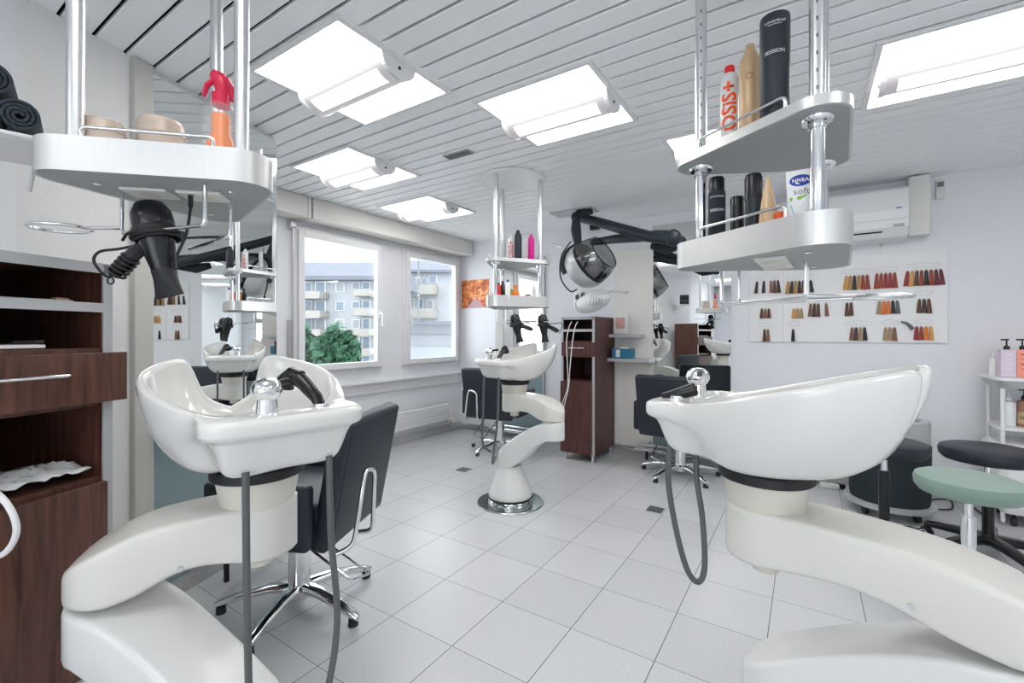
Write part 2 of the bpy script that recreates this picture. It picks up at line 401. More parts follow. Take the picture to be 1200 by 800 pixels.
# angled partition with the styling mirror
TH = math.radians(19.55); DIR = Vector((-math.sin(TH), math.cos(TH))); NRM = Vector((math.cos(TH), math.sin(TH)))
SC = 1.02
PA = Vector((-2.33, .88)) * SC
def onpart(x):                         # ground point of the partition face at picture column x
    d = FV + RV * ((x - 600) / FPX); D = NRM.dot(PA) / NRM.dot(d); return d * D
q18, q175, q322 = onpart(18), onpart(175), onpart(321)
def seg_wall(name, a, b_, th, z0, z1, mt, nrm=None, kind=True):
    a = Vector(a[:2]); b_ = Vector(b_[:2]); d = b_ - a; ang = math.atan2(d.y, d.x); nn = Vector((-d.y, d.x)).normalized() if nrm is None else nrm
    c = (a + b_) / 2 - nn * th / 2
    o = MB().box((c.x, c.y, (z0 + z1) / 2), (d.length, th, z1 - z0), rz=ang).obj(name, mt, smooth=False)
    return struct(o) if kind else o
seg_wall('wall_partition', q18, q322, .09, 0, HC, 'texwall', NRM)
wl = Vector((-1.86, -.38))
dd = wl - q18; seg_wall('wall_left', wl, q18, .08, 0, HC, 'wall', Vector((-dd.y, dd.x)).normalized())
seg_wall('wall_side', (-1.86, -3.3), wl, .08, 0, HC, 'wall', Vector((1, 0)))
basebd('baseboard_partition', q175.to_3d()[:2] if False else (q175.x, q175.y), (q322.x, q322.y), (NRM.x, NRM.y))
# low gap filler between partition and window wall (shuts the niche behind)
seg_wall('wall_niche', (XW, .9), (-2.6, 1.0), .08, 0, HC, 'wall', Vector((0, 1)))

def mirror_unit(a, b_, nrm, z0, zf, z1, label, frlab, frame_a=True, wf=.055, edge=False):
    a = Vector(a[:2]); b_ = Vector(b_[:2]); d = (b_ - a); L_ = d.length; ang = math.atan2(d.y, d.x); t = thing('wall_mirror', label, 'mirror', (a.x, a.y, 0), ang)
    s = 1 if Vector((-d.y, d.x)).dot(Vector(nrm[:2])) > 0 else -1
    MB().box((L_ / 2, s * .012, (zf + z1) / 2), (L_, .012, z1 - zf)).obj('mirror_glass', 'mirror', t, False)
    MB().box((L_ / 2, s * .012, (z0 + zf) / 2 - .002), (L_, .012, zf - z0 - .004)).obj('frosted_panel', 'frost', t, False)
    MB().box((L_ / 2, s * .003, (z0 + z1) / 2), (L_, .006, z1 - z0)).obj('back_board', 'silver', t, False)
    MB().box((.04, s * .045, zf), (.08, .06, .012)).obj('shelf_bracket', 'film', t, False)
    if frame_a: zt2 = HC - .004 if z1 > 2.2 else z1; MB().box((-wf / 2, s * .012, (z0 + zt2) / 2), (wf, .024, zt2 - z0)).obj('side_board', 'sideb', t, False)
    if edge: MB().box((L_ + .012, s * .012, (z0 + z1) / 2), (.022, .026, z1 - z0)).obj('edge_strip', 'silver', t, False)
    return t
qa = q175 + NRM * .0005; qb = q322 + NRM * .0005
mirror_unit(qa, qb, NRM, .09, .77, HC - .03, 'tall styling mirror with frosted foot panel on the angled left wall', '', True, .075)
ma = onY(591, 400, YB); mb = onY(637, 400, YB)
mirror_unit((ma.x, YB - .002), (mb.x, YB - .002), (0, -1), .09, .80, 2.03, 'narrow styling mirror behind the middle shelf tower', '', True, .11, True)
ma = onY(765.5, 400, YB); mb = onY(857, 400, YB)
mirror_unit((ma.x, YB - .002), (mb.x, YB - .002), (0, -1), .09, .62, 2.20, 'wide styling mirror right of the cream pillar panel', '', False)
# cream panel between cabinet and mirror
pa = onY(719, 400, YB - .03); pb = onY(765, 400, YB - .03)
o = MB().box(((pa.x + pb.x) / 2, YB - .016, 1.035), (pb.x - pa.x, .03, 1.93)).obj('wall_panel', 'pillar', smooth=False, bev=.002)
tag(o, 'tall cream board panel on back wall between cabinet and mirror', 'wall panel')

# ------------------------------------------------------------------ ceiling lamps
def ceiling_lamp(x0, x1, y0, y1, label, hole=-1):
    cx, cy = (x0 + x1) / 2, (y0 + y1) / 2; wx, wy = x1 - x0, y1 - y0
    t = thing('ceiling_light', label, 'ceiling light', (cx, cy, HC), 0, None)
    b = MB(); f = .022; z = -.006
    for sx in (-1, 1): b.box((sx * (wx / 2 - f / 2), 0, z), (f, wy, .012)); b.box((0, sx * (wy / 2 - f / 2), z), (wx - 2 * f, f, .012))
    b.obj('frame', 'white', t, False)
    MB().box((0, 0, -.004), (wx - 2 * f, wy - 2 * f, .005)).obj('light_panel', 'panel', t, False)
    R_ = .085; n = 14; L_ = wx * .94
    prof = [(R_ * math.cos(PI + PI * i / n), R_ * .78 * math.sin(PI + PI * i / n) - .012) for i in range(n + 1)]
    MB().ring_loft([[Vector((x, y, zz)) for y, zz in prof] for x in (-L_ / 2 + .02, L_ / 2 - .02)]).obj('tube_cover', 'tubecover', t)
    b = MB()
    g = [(R_ * 1.004 * math.cos(PI + PI * i / n), R_ * .784 * math.sin(PI + PI * i / n) - .012) for i in range(3, 8)]
    gi = [(y * .99, zz * .99 - .001) for y, zz in g][::-1]
    b.ring_loft([[Vector((x, y, zz)) for y, zz in g + gi] for x in (-L_ / 2 + .06, L_ / 2 - .06)]); b.obj('tube', 'tubeglow', t)
    for sx in (-1, 1):
        e = MB(); pr = [(1.06 * y, 1.04 * zz) for y, zz in prof]
        e.ring_loft([[Vector((x, y, zz)) for y, zz in pr] for x in (sx * L_ / 2, sx * (L_ / 2 - .02))]); eo = e.obj('end_cap', 'white', t, False)
        MB().cyl((sx * L_ / 2, 0, -.04), (sx * (L_ / 2 + .003), 0, -.04), .007, n=12).obj('screw_hole', 'black', eo)
    return t
LM = [(-1.99, -1.38, .985, 1.605, 'square ceiling light nearest the left shelf tower, largest of those in view'),
      (-2.90, -2.29, 1.71, 2.325, 'square ceiling light above the left window, second from the mirror'),
      (-3.175, -2.555, 2.675, 3.31, 'square ceiling light above the right window, smallest and furthest'),
      (-1.355, -.74, 1.72, 2.345, 'square ceiling light in the centre of the ceiling, above the middle basin'),
      (-.70, -.09, 2.65, 3.265, 'square ceiling light half hidden by the right upper shelf'),
      (.228, 1.45, 2.23, 2.865, 'long ceiling light at the upper right corner above the air conditioner')]
for l in LM: ceiling_lamp(*l)
for l in [(-.9, -.28, -.2, .42, 'added square ceiling light over the entrance side, closest above the viewer'),  # these five lamps are added out of view to even out the room light
          (.9, 1.52, .3, .92, 'added square ceiling light over the right rear of the salon'),
          (-1.6, -.98, -1.9, -1.28, 'added square ceiling light at the rear left of the salon'),
          (.2, .82, -1.9, -1.28, 'added square ceiling light at the rear middle of the salon'),
          (1.6, 2.22, -1.2, -.58, 'added square ceiling light at the rear right of the salon')]: ceiling_lamp(*l)
# ceiling vent
t = thing('ceiling_vent', 'small grey slotted vent in the ceiling beside the centre light', 'vent', (-1.83, 2.185, HC))
MB().box((0, 0, -.003), (.2, .075, .006)).obj('frame', 'silver', t, False)
b = MB()
for i in range(12): b.box((-.086 + i * .0157, 0, -.007), (.008, .06, .004))
b.obj('slot', 'drain', t, False)

# ------------------------------------------------------------------ shelf towers
def tri(c, a, s=.345):
    return [Vector((c[0] + s / 1.732 * math.sin(math.radians(a + 120 * k)), c[1] + s / 1.732 * math.cos(math.radians(a + 120 * k)))) for k in range(3)]
def rtri(a, r, s=.345, k=8):           # rounded triangle outline about the poles, local
    P = tri((0, 0), a, s); out = []
    for i in range(3):
        th0 = 90 - (a + 120 * i)       # outward angle of this corner
        for j in range(k + 1):
            th = math.radians(th0 + 60 - 120 * j / k); out.append((P[i].x + r * math.cos(th), P[i].y + r * math.sin(th)))
    return out[::-1]
def tower(c, a, zt, zu, label, bars, rails, disc=True, s=.345, r=.068, extra=None, slots=False):
    t = thing('shelf_tower', label, 'shelf tower', (c[0], c[1], HC)); o_ = Vector((c[0], c[1], HC))
    if disc: MB().lathe([(.236, -.001), (.24, -.004), (.24, -.018), (.236, -.022)], n=48).obj('ceiling_disc', 'white', t)
    P = tri((0, 0), a, s)
    lone = zu is None
    if lone: zu = zt
    for p in P:
        po = MB().cyl((p.x, p.y, zu - HC + .012), (p.x, p.y, -.02), .0165, n=24).obj('pole', 'pole', t)
        # slots facing the viewer
        v = -(o_.xy + p); v.normalize(); b = MB()
        for i in range(int((HC - zu - .08) / .04)):
            q = p + v * .0158; b.box((q.x, q.y, zu - HC + .05 + i * .04), (.0018, .004, .009), rz=math.atan2(v.y, v.x))
        if slots: b.obj('slot', 'drain', po, False)
        else: b.b.free()
        if not lone: MB().cyl((p.x, p.y, zt - HC - .03), (p.x, p.y, zu - HC - .02), .0155, n=24).cyl((p.x, p.y, zu - HC - .04), (p.x, p.y, zu - HC - .028), .019, n=24).lathe([(.031, zu - HC - .026), (.034, zu - HC - .022), (.034, zu - HC - .0135)], (p.x, p.y, 0), 28).obj('lower_pole', 'chrome', t)
    ol = rtri(a, r, s); oi = rtri(a, r - .006, s)
    # upper shelf
    if not lone:
        b = MB(); b.prism(ol, zu - HC - .013, zu - HC + .012); b.obj('upper_shelf', 'alu', t)
        MB().prism(oi, zu - HC - .0145, zu - HC - .0125).obj('shelf_board', 'under', t, False)
    # tray (lower shelf)
    b = MB(); n = len(ol)
    rings = [[Vector((x, y, z)) for x, y in o2] for o2, z in ((oi, zt - HC - .074), (ol, zt - HC - .076), (ol, zt - HC), (oi, zt - HC), (oi, zt - HC - .03))]
    b.ring_loft(rings, False, True); b.obj('tray', 'alu', t)
    ub = MB().prism(oi, zt - HC - .075, zt - HC - .068).obj('tray_bottom', 'under', t, False)
    for p in P:
        q = p * 1.0; MB().cyl((q.x * .82, q.y * .82, zt - HC - .0755), (q.x * .82, q.y * .82, zt - HC - .079), .008, n=14).obj('bolt', 'chrome', t)
    dv = Vector((math.cos(math.radians(90 - a - 60)), math.sin(math.radians(90 - a - 60))))
    for kk in (-1, 1):
        d1 = P[0] - P[1]; d1.normalize()
        q = (P[0] + P[1]) / 2 * .25 + d1 * .06 * kk + (extra or Vector((0, 0)))
        so = MB().box((q.x, q.y, zt - HC - .078), (.10, .075, .008), rz=math.atan2(d1.y, d1.x), bev=.003).obj('socket_plate', 'offwhite', t, False)
        MB().lathe([(.024, zt - HC - .0825), (.024, zt - HC - .0815)], (q.x, q.y, 0), 24).obj('socket_rim', 'creamn', so)
    for pts in bars:
        MB().tube(rpath([Vector(p) - o_ for p in pts], .014), .0045, 10).obj('hook_bar', 'chrome', t)
    for pts in rails:
        MB().tube(rpath([Vector(p) - o_ for p in pts], .014), .004, 10).obj('guard_rail', 'chrome', t)
    return t
def edge_rail(c, a, i, j, z, r=.052, h=.035, t0=.12, t1=.88, s=.345):
    P = tri(c, a, s); A, B = P[i], P[j]; n = (A + B) / 2 - Vector(c[:2]); n.normalize(); A = A + n * r; B = B + n * r
    p = A.lerp(B, t0); q = A.lerp(B, t1)
    return [(p.x, p.y, z), (p.x, p.y, z + h), (q.x, q.y, z + h), (q.x, q.y, z)]
def ubar(x0, y0, x1, y1, zs, drop=.105):
    a = onz(x0, y0, zs); b_ = onz(x1, y1, zs)
    return [a, a - Vector((0, 0, drop)), b_ - Vector((0, 0, drop)), b_]
def holder(pt, dirv, L_, rx):          # ring on a rod, for brushes and dryers
    pt = Vector(pt); d = Vector((dirv[0], dirv[1], 0)).normalized(); e = pt + d * L_
    s = Vector((-d.y, d.x, 0)); c = e + d * rx
    ring = [c + d * (-rx * math.cos(t)) + s * (rx * .8 * math.sin(t)) for t in [i * 2 * PI / 20 * .97 for i in range(20)]]
    return [pt, e] + ring
# left tower
CL = (-1.35, .51); AL = 75; ZL = 1.60
u1 = ubar(143, 226, 240, 214, ZL - .076, .10); u2 = ubar(190, 236, 270, 232, ZL - .076, .10)
def lerp(a, b_, t): return Vector(a).lerp(Vector(b_), t)
ringL = holder(u1[1] + Vector((0, 0, .012)), (at(36, 266, 1.15) - at(143, 266, 1.15)), .09, .066)
tower(CL, AL, ZL, None, 'brushed steel shelf tower hanging on poles above the left basin', [u1, u2, ringL, [u1[1], u2[1]], [u2[2], lerp(u2[2], u2[1], .6) + Vector((0, 0, -.03))]],
      [edge_rail(CL, AL, 0, 2, ZL - .004, h=.055), edge_rail(CL, AL, 1, 0, ZL - .004, h=.03)])
# right tower
CR = (-.07, 1.45); AR = 33; ZR = 1.445
u1r = ubar(845, 318, 946, 308, ZR - .076, .105); u2r = ubar(866, 316, 944, 304, ZR - .076, .102)
d1 = at(1060, 340, 1.3) - at(946, 352, 1.27)
h1 = holder(u1r[2] + Vector((0, 0, .002)), (at(1060, 340, 1.15) - at(946, 352, 1.27)), .10, .062)
h2 = holder(u2r[2] + Vector((0, 0, .004)), (at(1085, 336, 1.25) - at(946, 352, 1.27)), .13, .062)
tower(CR, AR, ZR, 1.69, 'brushed steel shelf tower above the right basin', [u1r, u2r, h1, h2],
      [edge_rail(CR, AR, 1, 2, ZR - .004), edge_rail(CR, AR, 1, 2, 1.70), ], extra=Vector((-.03, .0)), slots=True)
# middle tower
CM = (-1.79, 2.75); AM = 63; ZM = 1.437
m1 = [at(583, 362, 3.1), at(583, 379, 3.1), at(620, 379, 3.2), at(620, 362, 3.2)]
m2 = [at(593, 362, 3.3), at(593, 376, 3.3), at(645, 377, 3.15), at(630, 364, 3.25)]
tower(CM, AM, ZM, 1.683, 'steel shelf tower hanging from a round ceiling plate above the middle basin', [m1, m2],
      [edge_rail(CM, AM, 0, 2, ZM - .004), edge_rail(CM, AM, 0, 2, 1.693), edge_rail(CM, AM, 1, 2, ZM - .004), edge_rail(CM, AM, 1, 2, 1.693)])

# ------------------------------------------------------------------ wash basin stations
def basin_mesh():
    O = [(-.250, 0, 1.0), (-.248, .09, 1.0), (-.236, .145, 1.0), (-.20, .166, 1.0), (-.135, .165, 1.002), (-.05, .198, 1.018), (.06, .226, 1.045), (.165, .218, 1.072), (.245, .170, 1.092), (.290, .120, 1.100), (.288, .090, 1.078), (.264, .060, .995), (.252, 0, .958)]
    I = [(-.118, 0), (-.118, .07), (-.113, .108), (-.095, .13), (-.065, .142), (-.015, .175), (.068, .203), (.162, .195), (.232, .148), (.266, .110), (.264, .088), (.243, .056), (.232, 0)]
    K = 5
    def full(pts):
        h = spline(pts, K); m = [Vector((p.x, -p.y, p.z)) for p in h[1:-1]][::-1]; return h + m
    Of = full(O); If = full([(x, y, O[i][2] - (.006 if i < 3 else .002)) for i, (x, y) in enumerate(I)])
    n = len(Of); rings = []
    def boxw(p): return max(0, min(1, (-.06 - p.x) / .12))
    def outer(j):
        r = []
        for p in Of:
            bw = boxw(p)
            # bowl profile: quarter round down to the neck circle
            ang = math.atan2(p.y, p.x); nk = Vector((.10 * math.cos(ang), .10 * math.sin(ang), .85)); th = (j / 9) * PI / 2
            hb = .875 if p.x > 0 else .862
            q = Vector((0, 0, 0)); sx = math.cos(th) ** .85 if j < 9 else 0; q.x = nk.x + (p.x - nk.x) * sx; q.y = nk.y + (p.y - nk.y) * sx
            q.z = p.z - (p.z - .85) * (math.sin(th) ** 1.1)
            if p.x > 0 and j: q.z += (.012 * math.sin(th * 2)) * min(1, p.x / .2)
            # box profile: flange, step, wall, floor
            tb = [(0, 0, 0), (.003, .010, 0), (.003, .034, 0), (-.004, .040, 0), (-.022, .046, 0), (-.032, .08, 0), (-.044, .116, 0), (-.058, .130, 0), (-.09, .134, 0), (0, 0, 1)][j]
            l = math.hypot(p.x + .08, p.y); dx, dy = (p.x + .08) / max(l, .01), p.y / max(l, .01)
            if tb[2]: bq = nk
            else: bq = Vector((p.x + dx * tb[0] * 1.2, p.y + dy * tb[0] * 1.2, p.z - tb[1]))
            r.append(q.lerp(bq, bw))
        return r
    inn = []
    for j in range(8):
        th = j / 7 * PI / 2; r = []
        for p in If:
            c = Vector((.035 + .03 * math.cos(math.atan2(p.y, p.x - .05)), .03 * math.sin(math.atan2(p.y, p.x - .05)), .885))
            s = math.cos(th) ** .8 if j < 7 else 0
            r.append(Vector((c.x + (p.x - c.x) * s, c.y + (p.y - c.y) * s, p.z - (p.z - .885) * math.sin(th))))
        inn.append(r)
    mid = [(a.lerp(b_, .35) + Vector((0, 0, .006))) for a, b_ in zip(Of, If)]
    mid2 = [(a.lerp(b_, .8) + Vector((0, 0, .004))) for a, b_ in zip(Of, If)]
    rings = [outer(j) for j in range(9, -1, -1)] + [mid, mid2] + inn
    return MB().ring_loft(rings)
def arm_mesh(st):                       # st: (s, zbottom, ztop, halfwidth)
    rings = []
    for s, z0, z1, hw in st:
        rc = min(.014, (z1 - z0) * .45, hw * .8)
        rings.append([Vector((s, y, (z0 + z1) / 2 + z)) for y, z in rrect(2 * hw, z1 - z0, rc, 4)])
    return MB().ring_loft(rings)
def dense(st, k=4):
    v = spline([Vector((a[0], a[1], a[2])) for a in st], k); ws = spline([Vector((a[0], a[3], 0)) for a in st], k)
    return [(p.x, p.y, p.z, w_.y) for p, w_ in zip(v, ws)]
ME = {}
def capped(st, r0, r1, c0=.012):        # rounded plan ends that carry on the slope of the arm
    out = []; s0, s1 = st[0][0], st[-1][0]
    k0 = (st[1][2] - st[0][2]) / (st[1][0] - st[0][0]); k1 = (st[-1][2] - st[-2][2]) / (st[-1][0] - st[-2][0])
    a, z0, z1, hw = st[0]
    for t in (87, 75, 60, 45, 30, 15):
        d = r0 * math.sin(math.radians(t)); out.append((s0 - d, z0, z1 - k0 * d - c0 * (t / 87) ** 2, hw * math.cos(math.radians(t))))
    out += st; a, z0, z1, hw = st[-1]
    for t in (15, 30, 45, 60, 75, 87):
        d = r1 * math.sin(math.radians(t)); out.append((s1 + d, z0, z1 + k1 * d * .5, hw * math.cos(math.radians(t))))
    return out
def basin_station(base, joint, neck, rzb, label, hoses, dz=0, lying=False):
    base, joint, neck = Vector(base[:2]), Vector(joint[:2]), Vector(neck[:2])
    t = thing('wash_basin_station', label, 'wash basin', (base.x, base.y, 0))
    MB().lathe([(.23, 0), (.232, .004), (.228, .008), (.02, .009)], n=56).obj('floor_plate', 'plate', t)
    MB().lathe([(.152, .008), (.154, .012), (.154, .032), (.150, .036)], n=48).obj('foot_ring', 'chrome', t)
    MB().lathe([(.151, .036), (.155, .039), (.155, .047), (.151, .050)], n=48).obj('seal_ring', 'rubber', t)
    MB().lathe([(.150, .05), (.153, .06), (.150, .075), (.128, .14), (.098, .21), (.082, .245), (.080, .262)], n=48).obj('base_cone', 'arm', t)
    v = joint - base; l1 = v.length; a1 = math.atan2(v.y, v.x)
    st = dense([(0, .255, .418, .083), (l1 * .18, .268, .460, .083), (l1 * .4, .325, .508, .082), (l1 * .63, .398, .550, .084), (l1 * .82, .445, .575, .087), (l1, .472, .588, .09)])
    o = arm_mesh(capped(st, .083, .09)).obj('lower_arm', 'arm', t, rz=a1)
    v2 = neck - joint; l2 = v2.length; a2 = math.atan2(v2.y, v2.x)
    st = dense([(0, .598, .722, .09), (l2 * .18, .610, .742, .088), (l2 * .4, .638, .754, .086), (l2 * .6, .648, .759, .086), (l2 * .8, .642, .761, .086), (l2, .632, .761, .088)])
    arm_mesh(capped(st, .09, .088, .034)).obj('upper_arm', 'cream', t, loc=(joint.x - base.x, joint.y - base.y, 0), rz=a2)
    j = joint - base
    for sgn in (-1, 1):
        q = Vector((math.cos(a2), math.sin(a2))) * .13 + Vector((-math.sin(a2), math.cos(a2))) * .0888 * sgn
        q2 = Vector((math.cos(a2), math.sin(a2))) * .13 + Vector((-math.sin(a2), math.cos(a2))) * .082 * sgn
        MB().cyl((j.x + q2.x, j.y + q2.y, .655), (j.x + q.x, j.y + q.y, .655), .006, n=12).obj('screw', 'steel', t)
    n0 = Vector((neck.x - base.x, neck.y - base.y, 0)); 
    hd = bpy.data.objects.new('swivel_head', None)
    # everything on the swivelling head is given in head coordinates
    mt = Matrix.Translation(Vector((n0.x, n0.y, dz))) @ Matrix.Rotation(rzb, 4, 'Z')
    bpy.data.objects.remove(hd)
    def H(b): return b.xf(mt)
    H(MB().lathe([(.082, .757), (.083, .762), (.092, .815), (.093, .826)], n=40)).obj('neck', 'creamn', t)
    H(MB().cyl((0, -.0, .60), (0, 0, .635), .03, n=16).cyl((.01, .01, .59), (.01, .01, .61), .006, n=8)).obj('pivot_nut', 'creamn', t)
    H(MB().lathe([(.101, .822), (.105, .826), (.105, .844), (.101, .848)], n=48)).obj('gasket', 'rubber', t)
    bo = H(basin_mesh()).obj('basin', 'porc', t)
    sm = bo.modifiers.new('smooth', 'SUBSURF'); sm.levels = 1; sm.render_levels = 1
    H(MB().lathe([(.028, .888), (.028, .892), (.018, .893)], (.035, 0, 0), 24)).obj('drain', 'chrome', bo)
    tp = H(MB().lathe([(.024, .988), (.023, .995), (.0205, 1.018), (.025, 1.022)], (-.185, .04, .012), 28)
           .lathe([(.025, 1.022), (.0305, 1.031), (.0315, 1.040), (.027, 1.054), (.016, 1.063), (.004, 1.065)], (-.185, .04, .012), 28)).obj('mixer_tap', 'chrome', t)
    H(MB().cyl((-.17, .02, 1.060), (-.155, -.015, 1.064), .006, .008, n=12)).obj('lever', 'black', tp)
    if lying: H(MB().tube([(-.222, -.088, 1.004), (-.20, -.08, 1.010), (-.17, -.066, 1.020), (-.150, -.056, 1.028), (-.146, -.054, 1.030)], [.010, .013, .017, .018, .014], 18)).obj('hand_shower', 'black', t)
    else: H(MB().tube([(-.19, -.075, .998), (-.18, -.07, 1.02), (-.145, -.055, 1.052), (-.125, -.045, 1.068)], [.013, .014, .017, .018], 18)
      .tube([(-.135, -.05, 1.068), (-.115, -.04, 1.074), (-.098, -.03, 1.058), (-.094, -.028, 1.042)], [.016, .020, .021, .022], 18)).obj('hand_shower', 'black', t)
    H(MB().lathe([(.02, .998), (.021, 1.002), (.018, 1.010)], (-.19, -.075, 0), 20)).obj('shower_socket', 'chrome', t)
    for h, mm in hoses:
        H(MB().tube(spline(h, 6), .0075, 12)).obj('hose', mm, t)
    return t
def gp(x, D): p = at(x, CY, D); return Vector((p.x, p.y))
def dirang(lat, dep): v = RV * lat + FV * dep; return math.atan2(v.y, v.x)
loopR = [([(-.20, -.09, .885), (-.205, -.09, .78), (-.19, -.075, .65), (-.17, -.055, .55), (-.15, -.035, .52), (-.14, -.02, .56), (-.15, -.01, .68), (-.17, .0, .78), (-.18, .02, .885)], 'hose')]
straightL = [([(-.20, .085, .885), (-.21, .085, .6), (-.215, .08, .30), (-.2, .07, .12), (-.1, .05, .05)], 'hose'),
             ([(-.20, -.09, .885), (-.21, -.09, .70), (-.22, -.10, .50), (-.22, -.07, .33), (-.2, -.02, .2), (-.15, .04, .14)], 'hose')]
hoseM = [([(-.20, .085, .885), (-.21, .085, .6), (-.22, .07, .42), (-.17, .04, .36)], 'hose'),
         ([(-.20, -.09, .885), (-.21, -.09, .6), (-.24, -.08, .35), (-.2, -.03, .31), (-.15, .02, .33)], 'hose')]
basin_station(gp(598, 3.15), gp(646, 3.0), gp(603, 3.17), dirang(.80, .60), 'white swivel wash basin on a round floor plate in the middle of the room', hoseM)
basin_station(gp(288, .92), gp(138, 1.01), gp(303, 1.13), dirang(-.72, .69), 'white swivel wash basin in front of the left mirror, nearest the walnut cabinet', straightL)
basin_station(gp(915, 1.09), gp(1180, .83), gp(897, 1.10), dirang(.69, -.724), 'white swivel wash basin on the right, seen from its side', loopR, lying=True)

# ------------------------------------------------------------------ salon chairs
def make_chair(label):
    t = thing('salon_chair', label, 'salon chair', group=None)
    MB().box((.0, 0, .47), (.50, .50, .13), bev=.03).obj('seat', 'leather', t)
    rot = Matrix.Rotation(math.radians(-11), 3, 'Y')
    b = MB().box((-.275, 0, .60), (.07, .50, .50), rot=rot, bev=.02); b.obj('backrest', 'leather', t)
    rb = MB().box((-.309, 0, .595), (.008, .43, .42), rot=rot, bev=.003); rb.obj('back_panel', 'leather', t)
    for s in (-1, 1):
        a = MB().box((-.02, s * .285, .50), (.42, .055, .24), bev=.018).obj('armrest', 'leather', t)
    MB().tube(rpath([(-.30, .06, .36), (-.36, .06, .37), (-.37, .06, .62), (-.37, .14, .64), (-.37, .16, .60), (-.35, .20, .37), (-.28, .22, .34)], .04), .009, 12).obj('back_handle', 'chrome', t)
    MB().box((0, 0, .385), (.30, .26, .045), bev=.01).cyl((-.1, .12, .36), (-.16, .17, .35), .012).obj('seat_plate', 'black', t)
    MB().lathe([(.045, .075), (.045, .30), (.041, .305), (.041, .36)], n=28).obj('column', 'chrome', t)
    MB().box((.041, 0, .31), (.004, .014, .06)).obj('slot', 'black', t, False)
    MB().lathe([(.06, .05), (.062, .085), (.046, .10)], n=28).obj('hub', 'chrome', t)
    for k in range(5):
        a = math.radians(72 * k + 18); c, s = math.cos(a), math.sin(a)
        pts = [(.03, .085), (.12, .085), (.22, .068), (.31, .045), (.335, .035)]
        rings = []
        for i, (r, z) in enumerate(pts):
            hw = [.03, .027, .023, .02, .012][i]; hh = [.02, .018, .015, .014, .010][i]
            rings.append([Vector((c * r - s * y, s * r + c * y, z + zz)) for y, zz in rrect(2 * hw, 2 * hh, hh * .9, 3)])
        lg = MB().ring_loft(rings).obj('leg', 'chrome', t)
        MB().cyl((c * .31, s * .31, 0), (c * .31, s * .31, .032), .02, .018, n=16).obj('foot', 'rubber', lg)
    MB().tube(rpath([(-.03, .05, .34), (-.09, .12, .33), (-.30, .13, .20), (-.33, .02, .17), (-.10, -.0, .29), (-.04, .0, .32)], .02), .005, 8).obj('pump_lever', 'chrome', t)
    return t
ch = make_chair('black leather salon chair facing the left mirror, nearest the camera')
ch.location = (-1.835, 1.13, 0); ch.rotation_euler.z = math.atan2(-NRM.y, -NRM.x) + .1
p = onz(586, 527, 0); dup(ch, (p.x, p.y, 0), math.radians(98), 'black leather salon chair behind the middle basin, facing the narrow mirror')
p = onz(797, 557, 0); rch = dup(ch, (p.x, p.y, 0), math.radians(85), 'black leather salon chair between the cream pillar and the right basin')

for q_ in bpy.data.objects:
    if q_.parent == rch and q_.name.startswith('back_handle'): q_.scale.y = -1
# chrome footrests
def footrest(a, b_, nrm, label, n=2, o0=.09, sp=.06, hz=.10):
    a, b_, nrm = Vector(a[:2]), Vector(b_[:2]), Vector(nrm[:2]); d = (b_ - a); L_ = d.length
    t = thing('footrest', label, 'footrest', (a.x, a.y, 0), math.atan2(d.y, d.x)); s = 1 if Vector((-d.y, d.x)).dot(nrm) > 0 else -1
    for k in range(n): MB().cyl((0, s * (o0 + sp * k), hz + .03 * (n - 1 - k)), (L_, s * (o0 + sp * k), hz + .03 * (n - 1 - k)), .014).obj('rail', 'chrome', t)
    for x in (L_ * .12, L_ * .88):
        MB().tube(rpath([(x, s * .015, .14), (x, s * .05, hz + .03), (x, s * (o0 + sp * (n - 1)), hz)], .03), .014).obj('bracket', 'chrome', t)
        MB().cyl((x, s * .12, .0), (x, s * .12, .12), .012).obj('leg', 'black', t)
    return t
qm = q175.lerp(q322, .30); footrest(qm, q322 - DIR * .02, NRM, 'chrome tube footrest at the foot of the left mirror', o0=.12, sp=.09, hz=.13)
a = onY(640, 400, YB); b_ = onY(592, 400, YB); footrest((b_.x - .1, YB - .02), (a.x, YB - .02), (0, -1), 'chrome tube footrest below the narrow middle mirror')
a = onY(766, 400, YB); b_ = onY(862, 400, YB); footrest((a.x - .12, YB - .035), (b_.x, YB - .035), (0, -1), 'long chrome tube footrest below the wide mirror behind the right chair')

